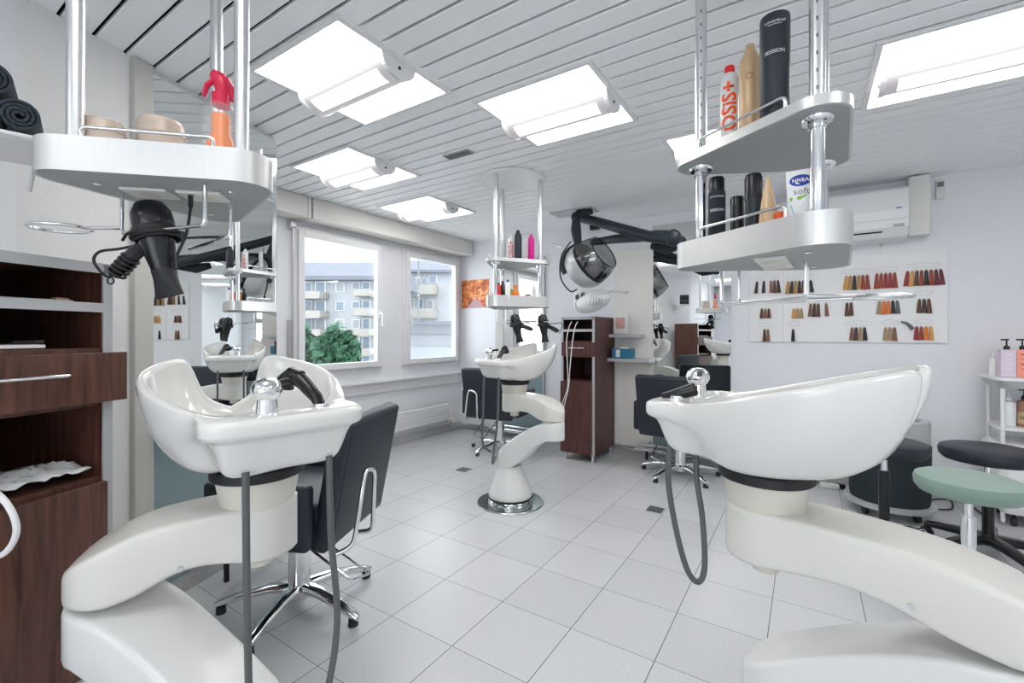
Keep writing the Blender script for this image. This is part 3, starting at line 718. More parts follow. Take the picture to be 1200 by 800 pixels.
# ------------------------------------------------------------------ cabinets
def cabinet(loc, rz, wd, dp, ht, label, wm, zs, db=None):
    """origin: front right corner on the floor; local -x = left, +y = back"""
    t = thing('storage_cabinet', label, 'cabinet', loc, rz); th = .018
    z_top, o1, o2, dr0, dr1, o3, bt = zs   # top, shelf1, shelf2(=drawer top), drawer bottom, lower door top, bottom
    b = MB()
    b.box((-th / 2, dp / 2, (bt + ht) / 2), (th, dp, ht - bt)).box((-wd + th / 2, dp / 2, (bt + ht) / 2), (th, dp, ht - bt))
    b.box((-wd / 2, dp - .004, (bt + ht) / 2), (wd - 2 * th, .008, ht - bt)).box((-wd / 2, dp / 2, bt + th / 2), (wd - 2 * th, dp, th))
    for z in (ht - th / 2, o1, dr1, dr0, o3): b.box((-wd / 2, dp / 2, z), (wd - 2 * th, dp - .01, th))
    b.obj('body', wm, t, False)
    e = MB(); e.box((-.011, -.003, (bt + ht) / 2), (.022, .006, ht - bt)).box((-wd / 2, -.003, ht - .012), (wd - .02, .006, .024)).box((-wd / 2, -.003, o1), (wd - .045, .006, .024)).box((-wd + .011, -.003, (bt + ht) / 2), (.022, .006, ht - bt))
    e.obj('edge_trim', 'silver', t, False)
    MB().box((-wd / 2, dp / 2, ht + .0015), (wd, dp, .003)).obj('top_board', 'silver', t, False)
    d = MB().box((-wd / 2 + .018, -.016, (dr0 + dr1) / 2), (wd + .01, .02, dr1 - dr0 - .006)).obj('drawer', wm, t, False, .002)
    MB().tube(rpath([(-wd * .72, -.028, (dr0 + dr1) / 2 + .012), (-wd * .72, -.045, (dr0 + dr1) / 2 + .012), (-wd * .26, -.045, (dr0 + dr1) / 2 + .012), (-wd * .26, -.028, (dr0 + dr1) / 2 + .012)], .008), .0045).obj('handle', 'chrome', d)
    d0 = db or bt; MB().box((-wd / 2 - .012, -.012, (o3 + d0) / 2), (wd - .02, .02, o3 - d0 - .005)).obj('door', wm, t, False, .002)
    if db: MB().box((-wd / 2 - .012, -.014, db - .004), (wd - .02, .024, .010)).obj('door_edge', 'silver', t, False)
    for x in (-.03, -wd + .03):
        for y in (.03, dp - .03): MB().cyl((x, y, 0), (x, y, bt), .014, n=16).lathe([(.018, 0), (.018, .012)], (x, y, 0), 16).obj('leg', 'steel', t)
    return t
# middle cabinet against the back wall
fr_ = onY(697, 543, 3.82)
cabinet((fr_.x - .0, 3.82, 0), 0, .335, .50, 1.33, 'tall mahogany cabinet against the back wall between dryer hood and shelves', 'woodred', (1.33, 1.205, 0, .965, 1.10, .735, .07))
# left cabinet
fl = at(130, 400, 1.22); ang = math.atan2(NRM.y, NRM.x) + PI / 2
cab = cabinet((fl.x, fl.y, 0), ang, .46, .44, 1.355, 'walnut cabinet with open shelves and drawer at the left edge', 'wood', (1.335, 1.240, 0, .99, 1.125, .785, .10), db=.30)
cab['label'] = 'walnut cabinet with open shelves and drawer at the left edge of the photo'
def oncab(x, y, z):                     # local cabinet point to the world
    c, s = math.cos(ang), math.sin(ang); return Vector((fl.x + c * x - s * y, fl.y + s * x + c * y, z))
t = thing('paper_folder', 'flat white folder with a black clip in the walnut cabinet', 'folder', oncab(-.25, .12, 1.1345), ang)
MB().box((0, 0, .006), (.24, .2, .009), bev=.002).obj('sheet', 'paper', t, False)
MB().box((.10, -.07, .016), (.06, .02, .01), bev=.003).obj('clip', 'black', t)
t = thing('flat_tray', 'thin steel tool tray on the upper shelf of the walnut cabinet', 'tray', oncab(-.21, .10, 1.2525), ang)
MB().box((0, 0, .003), (.30, .12, .004), bev=.001).obj('tray', 'steel', t, False)
MB().box((.14, -.03, .008), (.03, .02, .008), bev=.002).obj('tag', 'gold', t, False)
# crumpled film bag
b = MB(); bb = bmesh.ops.create_grid(b.b, x_segments=26, y_segments=14, size=.5)
for v in b.b.verts: v.co = Vector((v.co.x * .36, v.co.y * .18, .012 + .020 * abs(math.sin(v.co.x * 19 + v.co.y * 9)) * (1 - abs(v.co.y) * 1.3) + random.random() * .007))
o = b.obj('plastic_bag', 'film'); o.location = oncab(-.22, .10, .798); o.rotation_euler.z = ang; o.modifiers.new('thickness', 'SOLIDIFY').thickness = .003
tag(o, 'crumpled clear plastic bag lying in the lowest compartment of the walnut cabinet', 'bag')
b = MB().tube(spline([at(-40, 560, .86), at(-12, 572, .86), at(8, 590, .86), at(19, 614, .86), at(16, 634, .86), at(2, 650, .86), at(-25, 656, .86)], 6), .0055)
tag(b.obj('steam_hose', 'cable'), 'thick white hose loop hanging before the walnut cabinet', 'hose')
b = MB().tube(spline([oncab(.0, -.05, .40), oncab(-.1, -.07, .32), oncab(-.25, -.09, .24), oncab(-.35, -.09, .20)], 6), .006)
tag(b.obj('power_cable', 'cable'), 'white cable running down along the foot of the walnut cabinet', 'cable')

# wall shelves with card and box beside the middle cabinet
for (x0, x1, y, dp, lab) in ((712, 750, 393.5, .16, 'upper grey wall shelf on the cream panel, carrying the framed card'), (710, 761, 421.5, .2, 'lower grey wall shelf on the cream panel, carrying the blue carton')):
    a = onY(x0, y, YB - .03 - dp); c = onY(x1, y, YB - .03 - dp)
    t = thing('wall_shelf', lab, 'shelf', ((a.x + c.x) / 2, YB - .033 - dp / 2, a.z))
    MB().box((0, 0, 0), (c.x - a.x, dp, .032), bev=.004).obj('board', 'silver', t, False)
a = onY(718.5, 391, YB - .13); c = onY(735.5, 367, YB - .13)
t = thing('card_stand', 'white framed card with a pink picture on the upper wall shelf', 'card', ((a.x + c.x) / 2, YB - .12, a.z + .002), math.radians(-4))
MB().box((0, 0, (c.z - a.z) / 2), (c.x - a.x, .012, c.z - a.z)).obj('frame', 'white', t, False)
MB().box((0, -.0075, (c.z - a.z) * .52), ((c.x - a.x) * .62, .002, (c.z - a.z) * .55)).obj('picture', 'pinkprint', t, False)
a = onY(719.5, 419, YB - .13); c = onY(742, 405, YB - .13)
t = thing('tissue_box', 'blue and white tissue carton on the lower wall shelf', 'box', ((a.x + c.x) / 2, YB - .13, a.z + .001))
MB().box((0, 0, .045), (c.x - a.x, .11, .09), bev=.003).obj('carton', 'bluebox', t, False)
MB().sphere((.01, -.02, .09), .035, (1.4, .8, .6)).obj('tissue', 'paper', t)
MB().box((-.035, -.0565, .045), (.04, .002, .07)).obj('print', 'label', t, False)
# white cables down the cabinet front
for i, (xa, lab) in enumerate(((664, 'left white cable hanging down the front of the mahogany cabinet'), (671, 'right white cable hanging down the front of the mahogany cabinet'))):
    pts = [onY(xa + 6, 377, 3.80), onY(xa + 3, 383, 3.75), onY(xa, 400, 3.74 - i * .014), onY(xa + 1 - i * 4, 430, 3.74 - i * .014), onY(xa + 1 - i * 6, 455, 3.74 - i * .014), onY(656 + i * 4, 480, 3.73 - i * .014), onY(657 + i * 4, 492, 3.73 - i * .014), onY(661 - i * 1, 497, 3.73 - i * .014)]
    tag(MB().tube(spline(pts, 5), .0045, 8).obj('power_cable', 'cable'), lab, 'cable')
p = onY(723, 430, YB - .04)
tag(MB().tube(spline([(p.x - .0, YB - .035, p.z + .3), (p.x, YB - .036, p.z), (p.x, YB - .037, .4), (p.x + .04, YB - .05, .1), (p.x + .2, YB - .05, .04)], 6), .004, 8).obj('power_cable', 'cable'), 'thin white cable falling down the left edge of the cream panel', 'cable')
# pipes and cables on the back wall floor
b = MB(); b.cyl((-3.5, YB - .035, .075), (-1.2, YB - .035, .075), .010).cyl((-3.5, YB - .035, .045), (-.0, YB - .035, .045), .010)
tag(b.obj('heating_pipe', 'steel'), 'pair of grey heating pipes along the foot of the back wall', 'pipe')
pts = [onz(955, 565, .01), onz(975, 568, .01), onz(1000, 575, .01), onz(1040, 566, .01), onz(1080, 573, .01), onz(1110, 582, .01), onz(1115, 596, .01), onz(1085, 594, .01), onz(1095, 585, .01), onz(1130, 588, .01), onz(1160, 610, .01)]
tag(MB().tube(spline(pts, 6), .005, 8).obj('power_cable', 'rubber'), 'black cable winding over the floor behind the stools', 'cable')
a = onz(972, 569, .02); tag(MB().box(a, (.12, .04, .035), rz=.1, bev=.006).obj('power_plug', 'white'), 'white power plug block on the floor right of the right basin', 'plug')
b = onz(984, 569, .02); tag(MB().box(b, (.07, .035, .03), rz=.1, bev=.006).obj('power_plug', 'black'), 'black plug connected to the white plug block on the floor', 'plug')
# floor drains
p = onz(543.5, 550, 0); tag(MB().box((p.x, p.y, .0015), (.10, .10, .003)).obj('floor_drain', 'drain', smooth=False), 'small square grey floor plate left of the middle basin', 'floor plate')
p = onz(768, 597, 0); tag(MB().box((p.x, p.y, .0015), (.10, .10, .003)).obj('floor_drain', 'drain', smooth=False), 'small square grey floor plate in front of the right chair', 'floor plate')

# ------------------------------------------------------------------ dryer hoods
t = thing('hair_dryer_hood', 'black and silver dryer hood on a jointed ceiling arm', 'dryer hood', (0, 0, 0))
pl = onz(667, 246.5, HC); mt0 = onz(683, 245, HC)
MB().box((pl.x + .02, pl.y + .06, HC - .006), (.40, .20, .012)).obj('ceiling_plate', 'silver', t, False)
Dm = (mt0.xy.dot(FV))
top = at(676, 252, Dm)
MB().tube([at(690, 243, Dm), at(684, 247, Dm), at(676, 254, Dm)], [.07, .06, .035], 16).obj('ceiling_mount', 'fabric', t)
el = at(789, 281, 3.3)
MB().tube([at(675, 254, Dm), at(700, 260, Dm - .12), at(760, 277, 3.45), el], [.038, .042, .044, .042], 18).sphere(at(675, 254, Dm), .045).obj('upper_arm', 'leather', t)
wb = at(693, 284, 4.1)
MB().tube([el + Vector((0, 0, .03)), at(770, 276, 3.45), at(720, 280, 3.9), wb], [.042, .042, .038, .03], 18).sphere(el + Vector((0, 0, .015)), .058, (1, 1, 1.1)).obj('lower_arm', 'leather', t)
MB().tube([at(800, 283, 3.35), at(780, 291, 3.5), at(765, 288, 3.6)], [.045, .05, .03], 14).obj('counter_grip', 'fabric', t)
MB().tube([at(675, 256, 3.95), at(675, 270, 3.9), at(677, 284, 3.85), at(677, 290, 3.83)], [.035, .045, .035, .03], 16).obj('hanger', 'leather', t)
# hood shell : axis in the picture plane from upper right to lower left
ax = (at(665, 327, 3.85) - at(700, 300, 3.65)); ax.normalize(); hc = at(690, 309, 3.75)
q = Vector((0, 0, -1)).rotation_difference(ax).to_matrix().to_4x4()
def HD(b): return b.xf(Matrix.Translation(hc) @ q @ Matrix.Scale(.88, 4))
HD(MB().lathe([(.215, .0), (.218, -.05), (.205, -.10), (.17, -.155), (.11, -.19), (.02, -.20)], n=40)).obj('silver_shell', 'silver', t)
HD(MB().lathe([(.19, .05), (.213, .03), (.216, .0), (.195, .0), (.17, -.06), (.10, -.12), (.01, -.13)], n=40)).obj('inner_shell', 'black', t)
vz = MB(); ringsv = [[Vector((r * math.cos(k * PI / 16), r * math.sin(k * PI / 16), z)) for k in range(33)] for r, z in ((.214, .0), (.208, .08), (.185, .15), (.165, .185))]
vz.ring_loft(ringsv, False, False, False); vo = HD(vz).obj('visor', 'visor', t)
HD(MB().torus((0, 0, .185), .166, .006)).obj('visor_rim', 'black', vo)
MB().tube(spline([at(677, 288, 3.83), at(665, 296, 3.8), at(659, 312, 3.78), at(662, 320, 3.76)], 5), [.03] * 5 + [.028] * 5 + [.022] * 6, 12).obj('yoke', 'leather', t)
MB().tube(spline([at(669, 283, 3.8), at(658, 300, 3.74), at(657, 325, 3.72), at(668, 341, 3.74), at(676, 339, 3.8)], 6), .006, 8).obj('cable', 'rubber', t)
t2 = MB().box(onY(697, 263.5, YB - .03), (.10, .05, .10), bev=.008).obj('wall_box', 'black'); tag(t2, 'small black square box on the back wall behind the dryer arm', 'wall box')
# white infrared dryer
c = at(694, 353, 4.0); t = thing('infrared_dryer', 'white vented infrared dryer hanging below the black dryer hood', 'dryer', c)
sh = MB().sphere((0, 0, 0), .15, (1.15, .9, .62), 28); sh.xf(Matrix.Rotation(-.35, 4, 'Y')); sh.obj('shell', 'ac', t)
for (dx, dz) in ((-.085, .035), (-.085, -.03), (-.03, .05)):
    MB().torus((dx - .01, -.115 + abs(dx) * .2, dz), .028, .006, rot=Matrix.Rotation(PI / 2, 3, 'X')).obj('lamp_ring', 'steel', t)
    MB().cyl((dx - .01, -.11 + abs(dx) * .2, dz), (dx - .01, -.117 + abs(dx) * .2, dz), .022, n=16).obj('lamp', 'drain', t)
b = MB()
for i in range(5): b.box((.04 + i * .022, -.12 + i * .006, .0 - i * .004), (.006, .02, .09 - i * .008), rot=Matrix.Rotation(.2, 3, 'Y'))
b.obj('vent_slot', 'silver', t)
MB().tube([(0.05, .05, .05), (.10, .2, .10), (.12, YB - c.y - .005, .12)], .012).obj('wall_arm', 'white', t)
p = onY(656, 288, YB); tag(MB().tube([(p.x - .08, YB - .01, p.z + .02), (p.x - .02, YB - .05, p.z), (p.x + .06, YB - .07, p.z - .03)], .008).sphere((p.x - .08, YB - .02, p.z + .02), .018).obj('wall_hook', 'chrome'), 'small chrome wall hook right of the narrow middle mirror', 'hook')

# ------------------------------------------------------------------ hair colour board
BX0, BX1, BZ0, BZ1 = onY(879, 400, YB).x, .832, 1.108, 1.777
t = thing('swatch_board', 'large white board with hair colour swatches on the back wall', 'board', ((BX0 + BX1) / 2, YB - .008, (BZ0 + BZ1) / 2))
sx_ = onY(918, 400, YB).x - (BX0 + BX1) / 2; wB = BX1 - BX0
for a, c in ((-wB / 2, sx_ - .001), (sx_ + .001, wB / 2)): MB().box(((a + c) / 2, 0, 0), (c - a, .014, BZ1 - BZ0), bev=.001).obj('board_panel', 'white', t, False)
hair = {'k': (.012, .01, .01), 'b': (.10, .035, .015), 'g': (.42, .22, .06), 'r': (.28, .04, .012), 'o': (.80, .16, .01), 'w': (.28, .02, .02), 'm': (.20, .09, .045), 's': (.35, .24, .13), 'd': (.05, .02, .015), 'v': (.12, .008, .02), 'y': (.60, .30, .07), 'G': (.10, .10, .10)}
HM = {}
for kk, cc in hair.items(): HM[kk] = stretch(mat('hair ' + kk, cc, .4, noise=.45, nscale=160), (1, 1, .08))
SW = [(886, 913, 325, 'd.k.mbd', 331, 344, 'top left'), (922, 952, 325, 'gkgkb.k', 331, 344, 'top row, second from left'), (986, 1022, 319, 'ygkgrr', 325, 340, 'top row, third, gold and black'),
      (1024, 1052, 316, 'rrwwr', 322, 338, 'top row, all copper red'), (1064, 1102, 312, 'wybrkrvv', 319, 335, 'top right, widest set'),
      (888, 906, 354, 'bmb', 363, 373, 'middle row, leftmost'), (927, 942, 353, 'ygs', 363, 373, 'middle row, all blond'), (951, 967, 351, 'mdb.m', 357, 371, 'middle row, slim brown strands'),
      (990, 1000, 350, 'bb', 356, 370, 'middle row, single brown pair'), (1030, 1052, 348, 'sookG', 354, 368, 'middle row, with bright orange strands'), (1074, 1092, 344, 'bdb', 352, 367, 'middle row, rightmost'),
      (890, 906, 381, 'bm', 387, 400, 'bottom row, leftmost'), (922, 937, 380, 'k', 387, 400, 'bottom row, single dark strand'), (990, 1022, 379, 'mdsk', 385, 399, 'bottom row, brown sand and black'),
      (1033, 1053, 378, 'ssm', 385, 399, 'bottom row, ash blond'), (1073, 1092, 377, 'wroy', 384, 398, 'bottom row, rightmost, red and orange')]
names = {'k': 'black strand', 'o': 'orange strand', 'y': 'golden strand'}
for (x0, x1, yh, cols, y0, y1, lab) in SW:
    a = onY(x0, yh, YB - .02); c = onY(x1, yh, YB - .02); cx = (a.x + c.x) / 2
    t = thing('hair_swatch_set', 'hair colour swatches on a wire hanger, ' + lab, 'hair swatches', (cx, YB - .017, a.z), group='hair colour swatch sets on the board')
    W2 = (c.x - a.x) / 2
    MB().tube(rpath([(-W2, 0, -.012), (-W2, 0, .012), (-.02, 0, .012), (-.02, 0, .022), (.02, 0, .022), (.02, 0, .012), (W2, 0, .012), (W2, 0, -.012), (-W2 + .002, 0, -.012)], .004, 3), .0011, 6).obj('hanger', 'silver', t)
    n = len(cols); zt0 = onY(x0, y0, YB - .02).z - a.z; zt1 = onY(x0, y1, YB - .02).z - a.z
    wd = min(.021, 2 * W2 / n); wd = .0255
    off = -(n - 1) / 2 * wd
    for i, k in enumerate(cols):
        if k == '.': continue
        x = off + i * wd; dx = (x * .06)
        zb = zt1 + random.uniform(-.003, .003)
        rr = []
        for zz, hw, sh_ in ((zt0 + .012, .002, 0), (zt0, .0085, 0), ((zt0 + zb) / 2, .0115, dx), (zb, .0140, dx * 2)):
            rr.append([Vector((x + sh_ + u * hw, v * .005 - .004, zz)) for u, v in ((-1, -.6), (-.4, -1), (.4, -1), (1, -.6), (1, .6), (-1, .6))])
        MB().ring_loft(rr).obj('strand', HM[k], t)
p = onY(1062, 380, YB - .03)
o = MB().tube([(p.x - .03, YB - .03, p.z + .02), (p.x, YB - .03, p.z + .012), (p.x + .022, YB - .03, p.z - .012), (p.x + .035, YB - .03, p.z - .035)], [.006, .009, .012, .014], 10).obj('hair_swatch', HM['G'])
tag(o, 'small curved dark tint strand pinned at the lower right of the board', 'hair swatches')
# air conditioner
ar = onY(1071, 281, YB - .2); zb, zt_ = 1.84, 2.20
xr = onY(1066, 250, YB - .2).x; xl = xr - .80
t = thing('air_conditioner', 'white wall air conditioner below the ceiling right of the right tower', 'air conditioner', ((xl + xr) / 2, YB, 0)); Wd = xr - xl
prof = [(0, zt_ + .02), (-.17, zt_ + .02), (-.20, zt_), (-.215, 2.05), (-.20, 1.93), (-.15, 1.865), (-.06, 1.85), (0, 1.85)]
MB().ring_loft([[Vector((x, y, z)) for y, z in prof] for x in (-Wd / 2, Wd / 2)]).obj('housing', 'ac', t, False, .012)
MB().box((-.06, -.186, 1.905), (Wd * .78, .01, .004), rot=Matrix.Rotation(-.6, 3, 'X')).obj('outlet_slot', 'dark', t, False)
MB().box((0, -.2125, 1.985), (Wd - .02, .003, .003)).obj('panel_seam', 'silver', t, False)
MB().box((Wd / 2 - .06, -.218, 2.06), (.032, .003, .006)).obj('badge', 'blue', t, False)
MB().box((Wd / 2 - .06, -.2145, 1.94), (.06, .003, .02), rot=Matrix.Rotation(-.25, 3, 'X')).obj('display', 'silver', t, False)
c0 = onY(1091, 250, YB - .13).x
tag(MB().box(((xr + c0) / 2 + .002, YB - .068, 2.08), (c0 - xr - .004, .13, .42), bev=.008).obj('duct_cover', 'offwhite'), 'cream duct cover box at the right end of the air conditioner', 'duct cover')
c = onY(1102, 222, YB - .02)
t = thing('remote_control', 'beige remote control in its holder on the wall beside the air conditioner', 'remote control', (c.x, YB, c.z))
MB().box((0, -.012, 0), (.048, .022, .13), bev=.008).obj('case', 'offwhite', t); MB().box((0, -.0245, .035), (.036, .002, .034)).obj('display', 'drain', t, False)
for i in range(4): MB().box((-.008 + (i % 2) * .016, -.0245, .005 - (i // 2) * .016), (.009, .003, .006)).obj('button', 'silver', t, False)
c = onY(1033, 292, YB - .01)
t = thing('key_hook', 'small brass key hanging on the wall under the air conditioner', 'key', (c.x, YB, c.z))
MB().cyl((0, 0, .03), (0, -.025, .03), .008).obj('hook', 'gold', t); MB().box((0, -.018, -.005), (.008, .003, .06)).obj('tag', 'offwhite', t, False)
# pictures
a = onY(540.5, 329, YB - .01); c = onY(572.5, 360, YB - .01); W2 = c.x - a.x; H2 = a.z - c.z
t = thing('wall_picture', 'print of an orange autumn avenue on the back wall beside the window', 'picture', ((a.x + c.x) / 2, YB - .004, (a.z + c.z) / 2))
MB().box((0, 0, 0), (W2, .006, H2)).obj('canvas', 'autumn', t, False)
b = MB(); v = [b.b.verts.new(p) for p in ((-W2 * .30, -.0038, -H2 / 2), (W2 * .38, -.0038, -H2 / 2), (.03, -.0038, -H2 * .18), (-.01, -.0038, -H2 * .18))]; b.b.faces.new(v); b.obj('printed_path', 'path', t, False)

# ------------------------------------------------------------------ right side: tub trolley, stools, product rack
c = onz(1040, 600, .0); c = at(1041, 600, 2.98)
t = thing('wheeled_tub', 'round black laundry tub with a silver rim on a wheeled base', 'tub', (c.x, c.y, 0), math.radians(20)); sx, sy = 1, 1
MB().lathe([(.235, .06), (.24, .065), (.24, .085), (.225, .09)], n=48).obj('base_disc', 'silver', t)
MB().lathe([(.205, .09), (.21, .12), (.212, .46), (.20, .475), (.15, .478)], n=48).obj('tub_body', 'fabric', t)
MB().lathe([(.204, .47), (.207, .48), (.207, .535), (.204, .538), (.204, .542), (.207, .545), (.207, .60), (.204, .615), (.165, .62), (.160, .615), (.155, .50)], n=48).obj('rim_band', 'silver', t)
MB().lathe([(.155, .50), (.154, .495)], n=40).obj('inside', 'black', t)
for k in range(4):
    a = PI / 2 * k + .4; MB().cyl((.18 * math.cos(a) - .01, .18 * math.sin(a), .028), (.18 * math.cos(a) + .012, .18 * math.sin(a), .028), .027, n=20).cyl((.18 * math.cos(a), .18 * math.sin(a), .03), (.18 * math.cos(a), .18 * math.sin(a), .065), .01).obj('caster', 'rubber', t)
def stool(loc, rz, seat, seatmat, colmat, basemat, hs, label, R_=.175, cr=.024, up=.012):
    t = thing('work_stool', label, 'stool', loc, rz)
    MB().lathe([(.03, hs - .07), (R_ * .9, hs - .066), (R_ * .98, hs - .048), (R_, hs - .022), (R_ * .97, hs - .004), (R_ * .86, hs + .004), (R_ * .5, hs + up * .3), (.01, hs + up * .2)], n=48).obj('seat', seatmat, t)
    MB().cyl((0, 0, .10), (0, 0, hs - .16), cr, n=24).obj('column', colmat, t)
    MB().cyl((0, 0, hs - .17), (0, 0, hs - .07), cr * .6, n=20).lathe([(cr * 1.6, hs - .085), (.07, hs - .06)], n=24).obj('piston', 'chrome' if colmat != 'cream' else 'cream', t)
    MB().lathe([(.045, .075), (.048, .105), (.03, .125)], n=24).obj('hub', basemat, t)
    MB().tube(rpath([(.03, .02, hs - .08), (.10, .10, hs - .08), (.14, .13, hs - .10)], .02), .004).obj('height_lever', 'black', t)
    for k in range(5):
        a = math.radians(72 * k); c, s = math.cos(a), math.sin(a); rings = []
        for r, z, hw, hh in ((.03, .10, .034, .024), (.12, .100, .030, .020), (.22, .088, .026, .017), (.262, .080, .024, .015)):
            rings.append([Vector((c * r - s * y, s * r + c * y, z + zz)) for y, zz in rrect(2 * hw, 2 * hh, hh * .7, 3)])
        lg = MB().ring_loft(rings).obj('leg', basemat, t)
        for sd in (-1, 1):
            MB().cyl((c * .265 - s * sd * .012, s * .265 + c * sd * .012, .028), (c * .265 - s * sd * .026, s * .265 + c * sd * .026, .028), .028, n=20).obj('wheel', 'rubber', lg)
            MB().torus((c * .265 - s * sd * .027, s * .265 + c * sd * .027, .028), .018, .0025, 20, 6, rot=Matrix.Rotation(a, 3, 'Z') @ Matrix.Rotation(PI / 2, 3, 'X')).obj('wheel_ring', 'label', lg)
        MB().cyl((c * .25, s * .25, .04), (c * .25, s * .25, .075), .01).box((c * .262, s * .262, .045), (.05, .03, .03), rz=a, bev=.01).obj('fork', 'black', lg)
    return t
c = at(1036, 530, 2.42); stool((c.x, c.y, 0), math.radians(-18), None, 'leather', 'black', 'black', .60, 'black padded stool in front of the wheeled tub, half hidden by basin', .19)
c = at(1158, 530, 2.36); stool((c.x, c.y, 0), math.radians(-70), None, 'leather', 'black', 'black', .575, 'black padded stool in front of the white product rack', .195)
c = at(1135, 530, 1.84); stool((c.x, c.y, 0), math.radians(25), None, 'greenseat', 'chrome', 'steel', .585, 'round stool with pale green seat and chrome column', .172, .024)
def wrap(t, r, txt, size, z, m, ang=None, vertical=False, bold=0, name='lettering'):
    L0 = t.location; a0 = math.atan2(-L0.y, -L0.x) if ang is None else ang
    a0 -= t.rotation_euler.z
    def fn(u, v):
        if vertical: u, v = -v, u
        a = a0 + u / r; return Vector(((r + .0006) * math.cos(a), (r + .0006) * math.sin(a), z + v))
    return textmesh(txt, size, fn, name, m, t, bold)
# product rack, right edge
c = at(1232, 500, 2.75); CRK = Vector((c.x, c.y, 0)); rr_ = math.radians(0)
t = thing('product_rack', 'white plastic product rack at the right edge of the photo', 'rack', CRK, rr_)
for x in (-.24, .24):
    for y in (-.13, .13): MB().tube(rpath([(x, y, 0.02), (x, y, .84), (x * .88, y, .87)], .03), .011).obj('post', 'white', t)
b = MB(); b.prism([(x, y) for x, y in rrect(.56, .36, .05)], .885, .905); b.obj('top_shelf', 'white', t, False, .004)
b = MB(); b.ring_loft([[Vector((x * k, y * k, z)) for x, y in rrect(.56, .36, .05)] for k, z in ((.9, .84), (1.0, .885))]); b.obj('shelf_skirt', 'silver', t)
b = MB(); b.prism(rrect(.52, .30, .04), .58, .60); b.obj('middle_shelf', 'white', t, False, .004)
b = MB(); b.ring_loft([[Vector((x * k, y * k, z)) for x, y in rrect(.54, .36, .05)] for k, z in ((.92, .08), (1, .11), (1, .33), (.98, .35), (1, .37), (1, .47), (.93, .50))]); b.obj('drawer_body', 'white', t)
for x in (-.2, .2):
    for y in (-.12, .12): MB().cyl((x, y, .03), (x + .02, y, .03), .03).cyl((x + .01, y, .04), (x + .01, y, .085), .008).obj('caster', 'rubber', t)
def pump(loc, mb, mc, h, r, label, name='pump_bottle', square=False, group=None, rz=0):
    t = thing(name, label, 'bottle', loc, rz, group)
    if square: MB().box((0, 0, h * .36), (r * 2, r * 2, h * .72), bev=.003).obj('body', mb, t, False)
    else: MB().lathe([(r * .95, 0), (r, .004), (r, h * .62), (r * .85, h * .68), (r * .35, h * .71)], n=28).obj('body', mb, t)
    z = h * .72
    MB().lathe([(r * .42, z), (r * .42, z + .02), (r * .2, z + .024), (.004, z + .028), (.004, h - .008)], n=20).box((-r * .25, 0, h - .004), (r * 1.1, .014, .010), bev=.003).obj('pump', mc, t)
    return t
top = .9055
xs = [-.20, -.135, -.07, -.005, .06]
for i, (x, mm, lab) in enumerate(((-.205, 'lilac', 'lilac pump carton at the left end of the rack top'), (-.135, 'peach', 'peach pump carton second from the left on the rack top'), (-.065, 'redcarton', 'coral pump carton third from the left on the rack top'), (.02, 'redcarton', 'coral pump carton furthest right on the rack top'))):
    tt = pump(CRK + Vector((x, -.06 + .01 * i, top)), mm, 'black', .235, .0335, lab, square=True)
    b = MB()
    for k in range(4): b.box((0, -.0343, .05 + k * .03), (.03, .001, .004 + .004 * (k % 2)))
    b.obj('print', 'crimson' if i else 'label', tt, False)
pump(CRK + Vector((-.24, .03, top)), 'label', 'white', .16, .022, 'small white bottle behind the cartons on the rack top')
for x, mm, cap, hh, lab in ((-.19, 'label', 'white', .215, 'white pump bottle at the left of the rack middle shelf'), (-.125, 'brown', 'black', .23, 'brown pump bottle with black head on the rack middle shelf'), (-.055, 'brown', 'white', .22, 'brown pump bottle with white head on the rack middle shelf'), (.02, 'label', 'black', .22, 'white bottle with black head at the right of the rack middle shelf')):
    tt = pump(CRK + Vector((x, -.04, .601)), mm, cap, hh, .032, lab)
    MB().lathe([(.0325, .02), (.0325, .09)], n=28).obj('label_band', 'gold' if mm == 'brown' else 'clearp', tt)
    if x == -.125: wrap(tt, .033, 'IG', .035, .055, 'black')

# ------------------------------------------------------------------ bottles on the towers
def can(name, loc, r, h, prof, mm, cap, label, cat='spray can', rz=0, tilt=0, caph=.2, capr=1, group=None):
    t = thing(name, label, cat, loc, rz, group)
    MB().lathe([(r * .94, 0), (r, .004)] + [(r * a, h * z) for a, z in prof], n=32).obj('body', mm, t)
    z = h * prof[-1][1]
    if cap: MB().lathe([(r * capr, z), (r * capr, z + h * caph * .85), (r * capr * .85, z + h * caph), (.002, z + h * caph)], n=28).obj('cap', cap, t)
    return t
zu = 1.7025
p = at(855, 150, 1.30); t = can('spray_can', (p.x, p.y, zu), .025, .245, [(1, .80), (.92, .84), (.62, .88)], 'can', 'red', 'white hairspray can with red cap and red lettering on the right tower', capr=.55, caph=.09)
wrap(t, .025, 'OSiS+', .056, .115, 'orangered', vertical=True, bold=.0016)
p = at(879, 120, 1.24); t = can('spray_can', (p.x, p.y, zu), .027, .262, [(1, .78), (.9, .85), (.6, .91), (.55, .93)], 'gold', 'gold', 'gold hairspray can between the white and the black can on the right tower', capr=.42, caph=.07)
wrap(t, .027, 'O', .026, .165, 'brown', ang=math.atan2(-p.y, -p.x) - .1)
p = at(908, 80, 1.14); t = can('spray_can', (p.x, p.y, zu), .034, .27, [(1, .955), (.97, .98), (.6, .985)], 'leather', 'red', 'large black hairspray can with red tip, tallest on the right tower', capr=.35, caph=.03)
wrap(t, .034, 'Schwarzkopf', .0095, .240, 'label'); wrap(t, .034, 'SESSION', .0125, .165, 'label'); wrap(t, .034, 'PROFESSIONAL', .0045, .232, 'label')
zl = ZR - .029
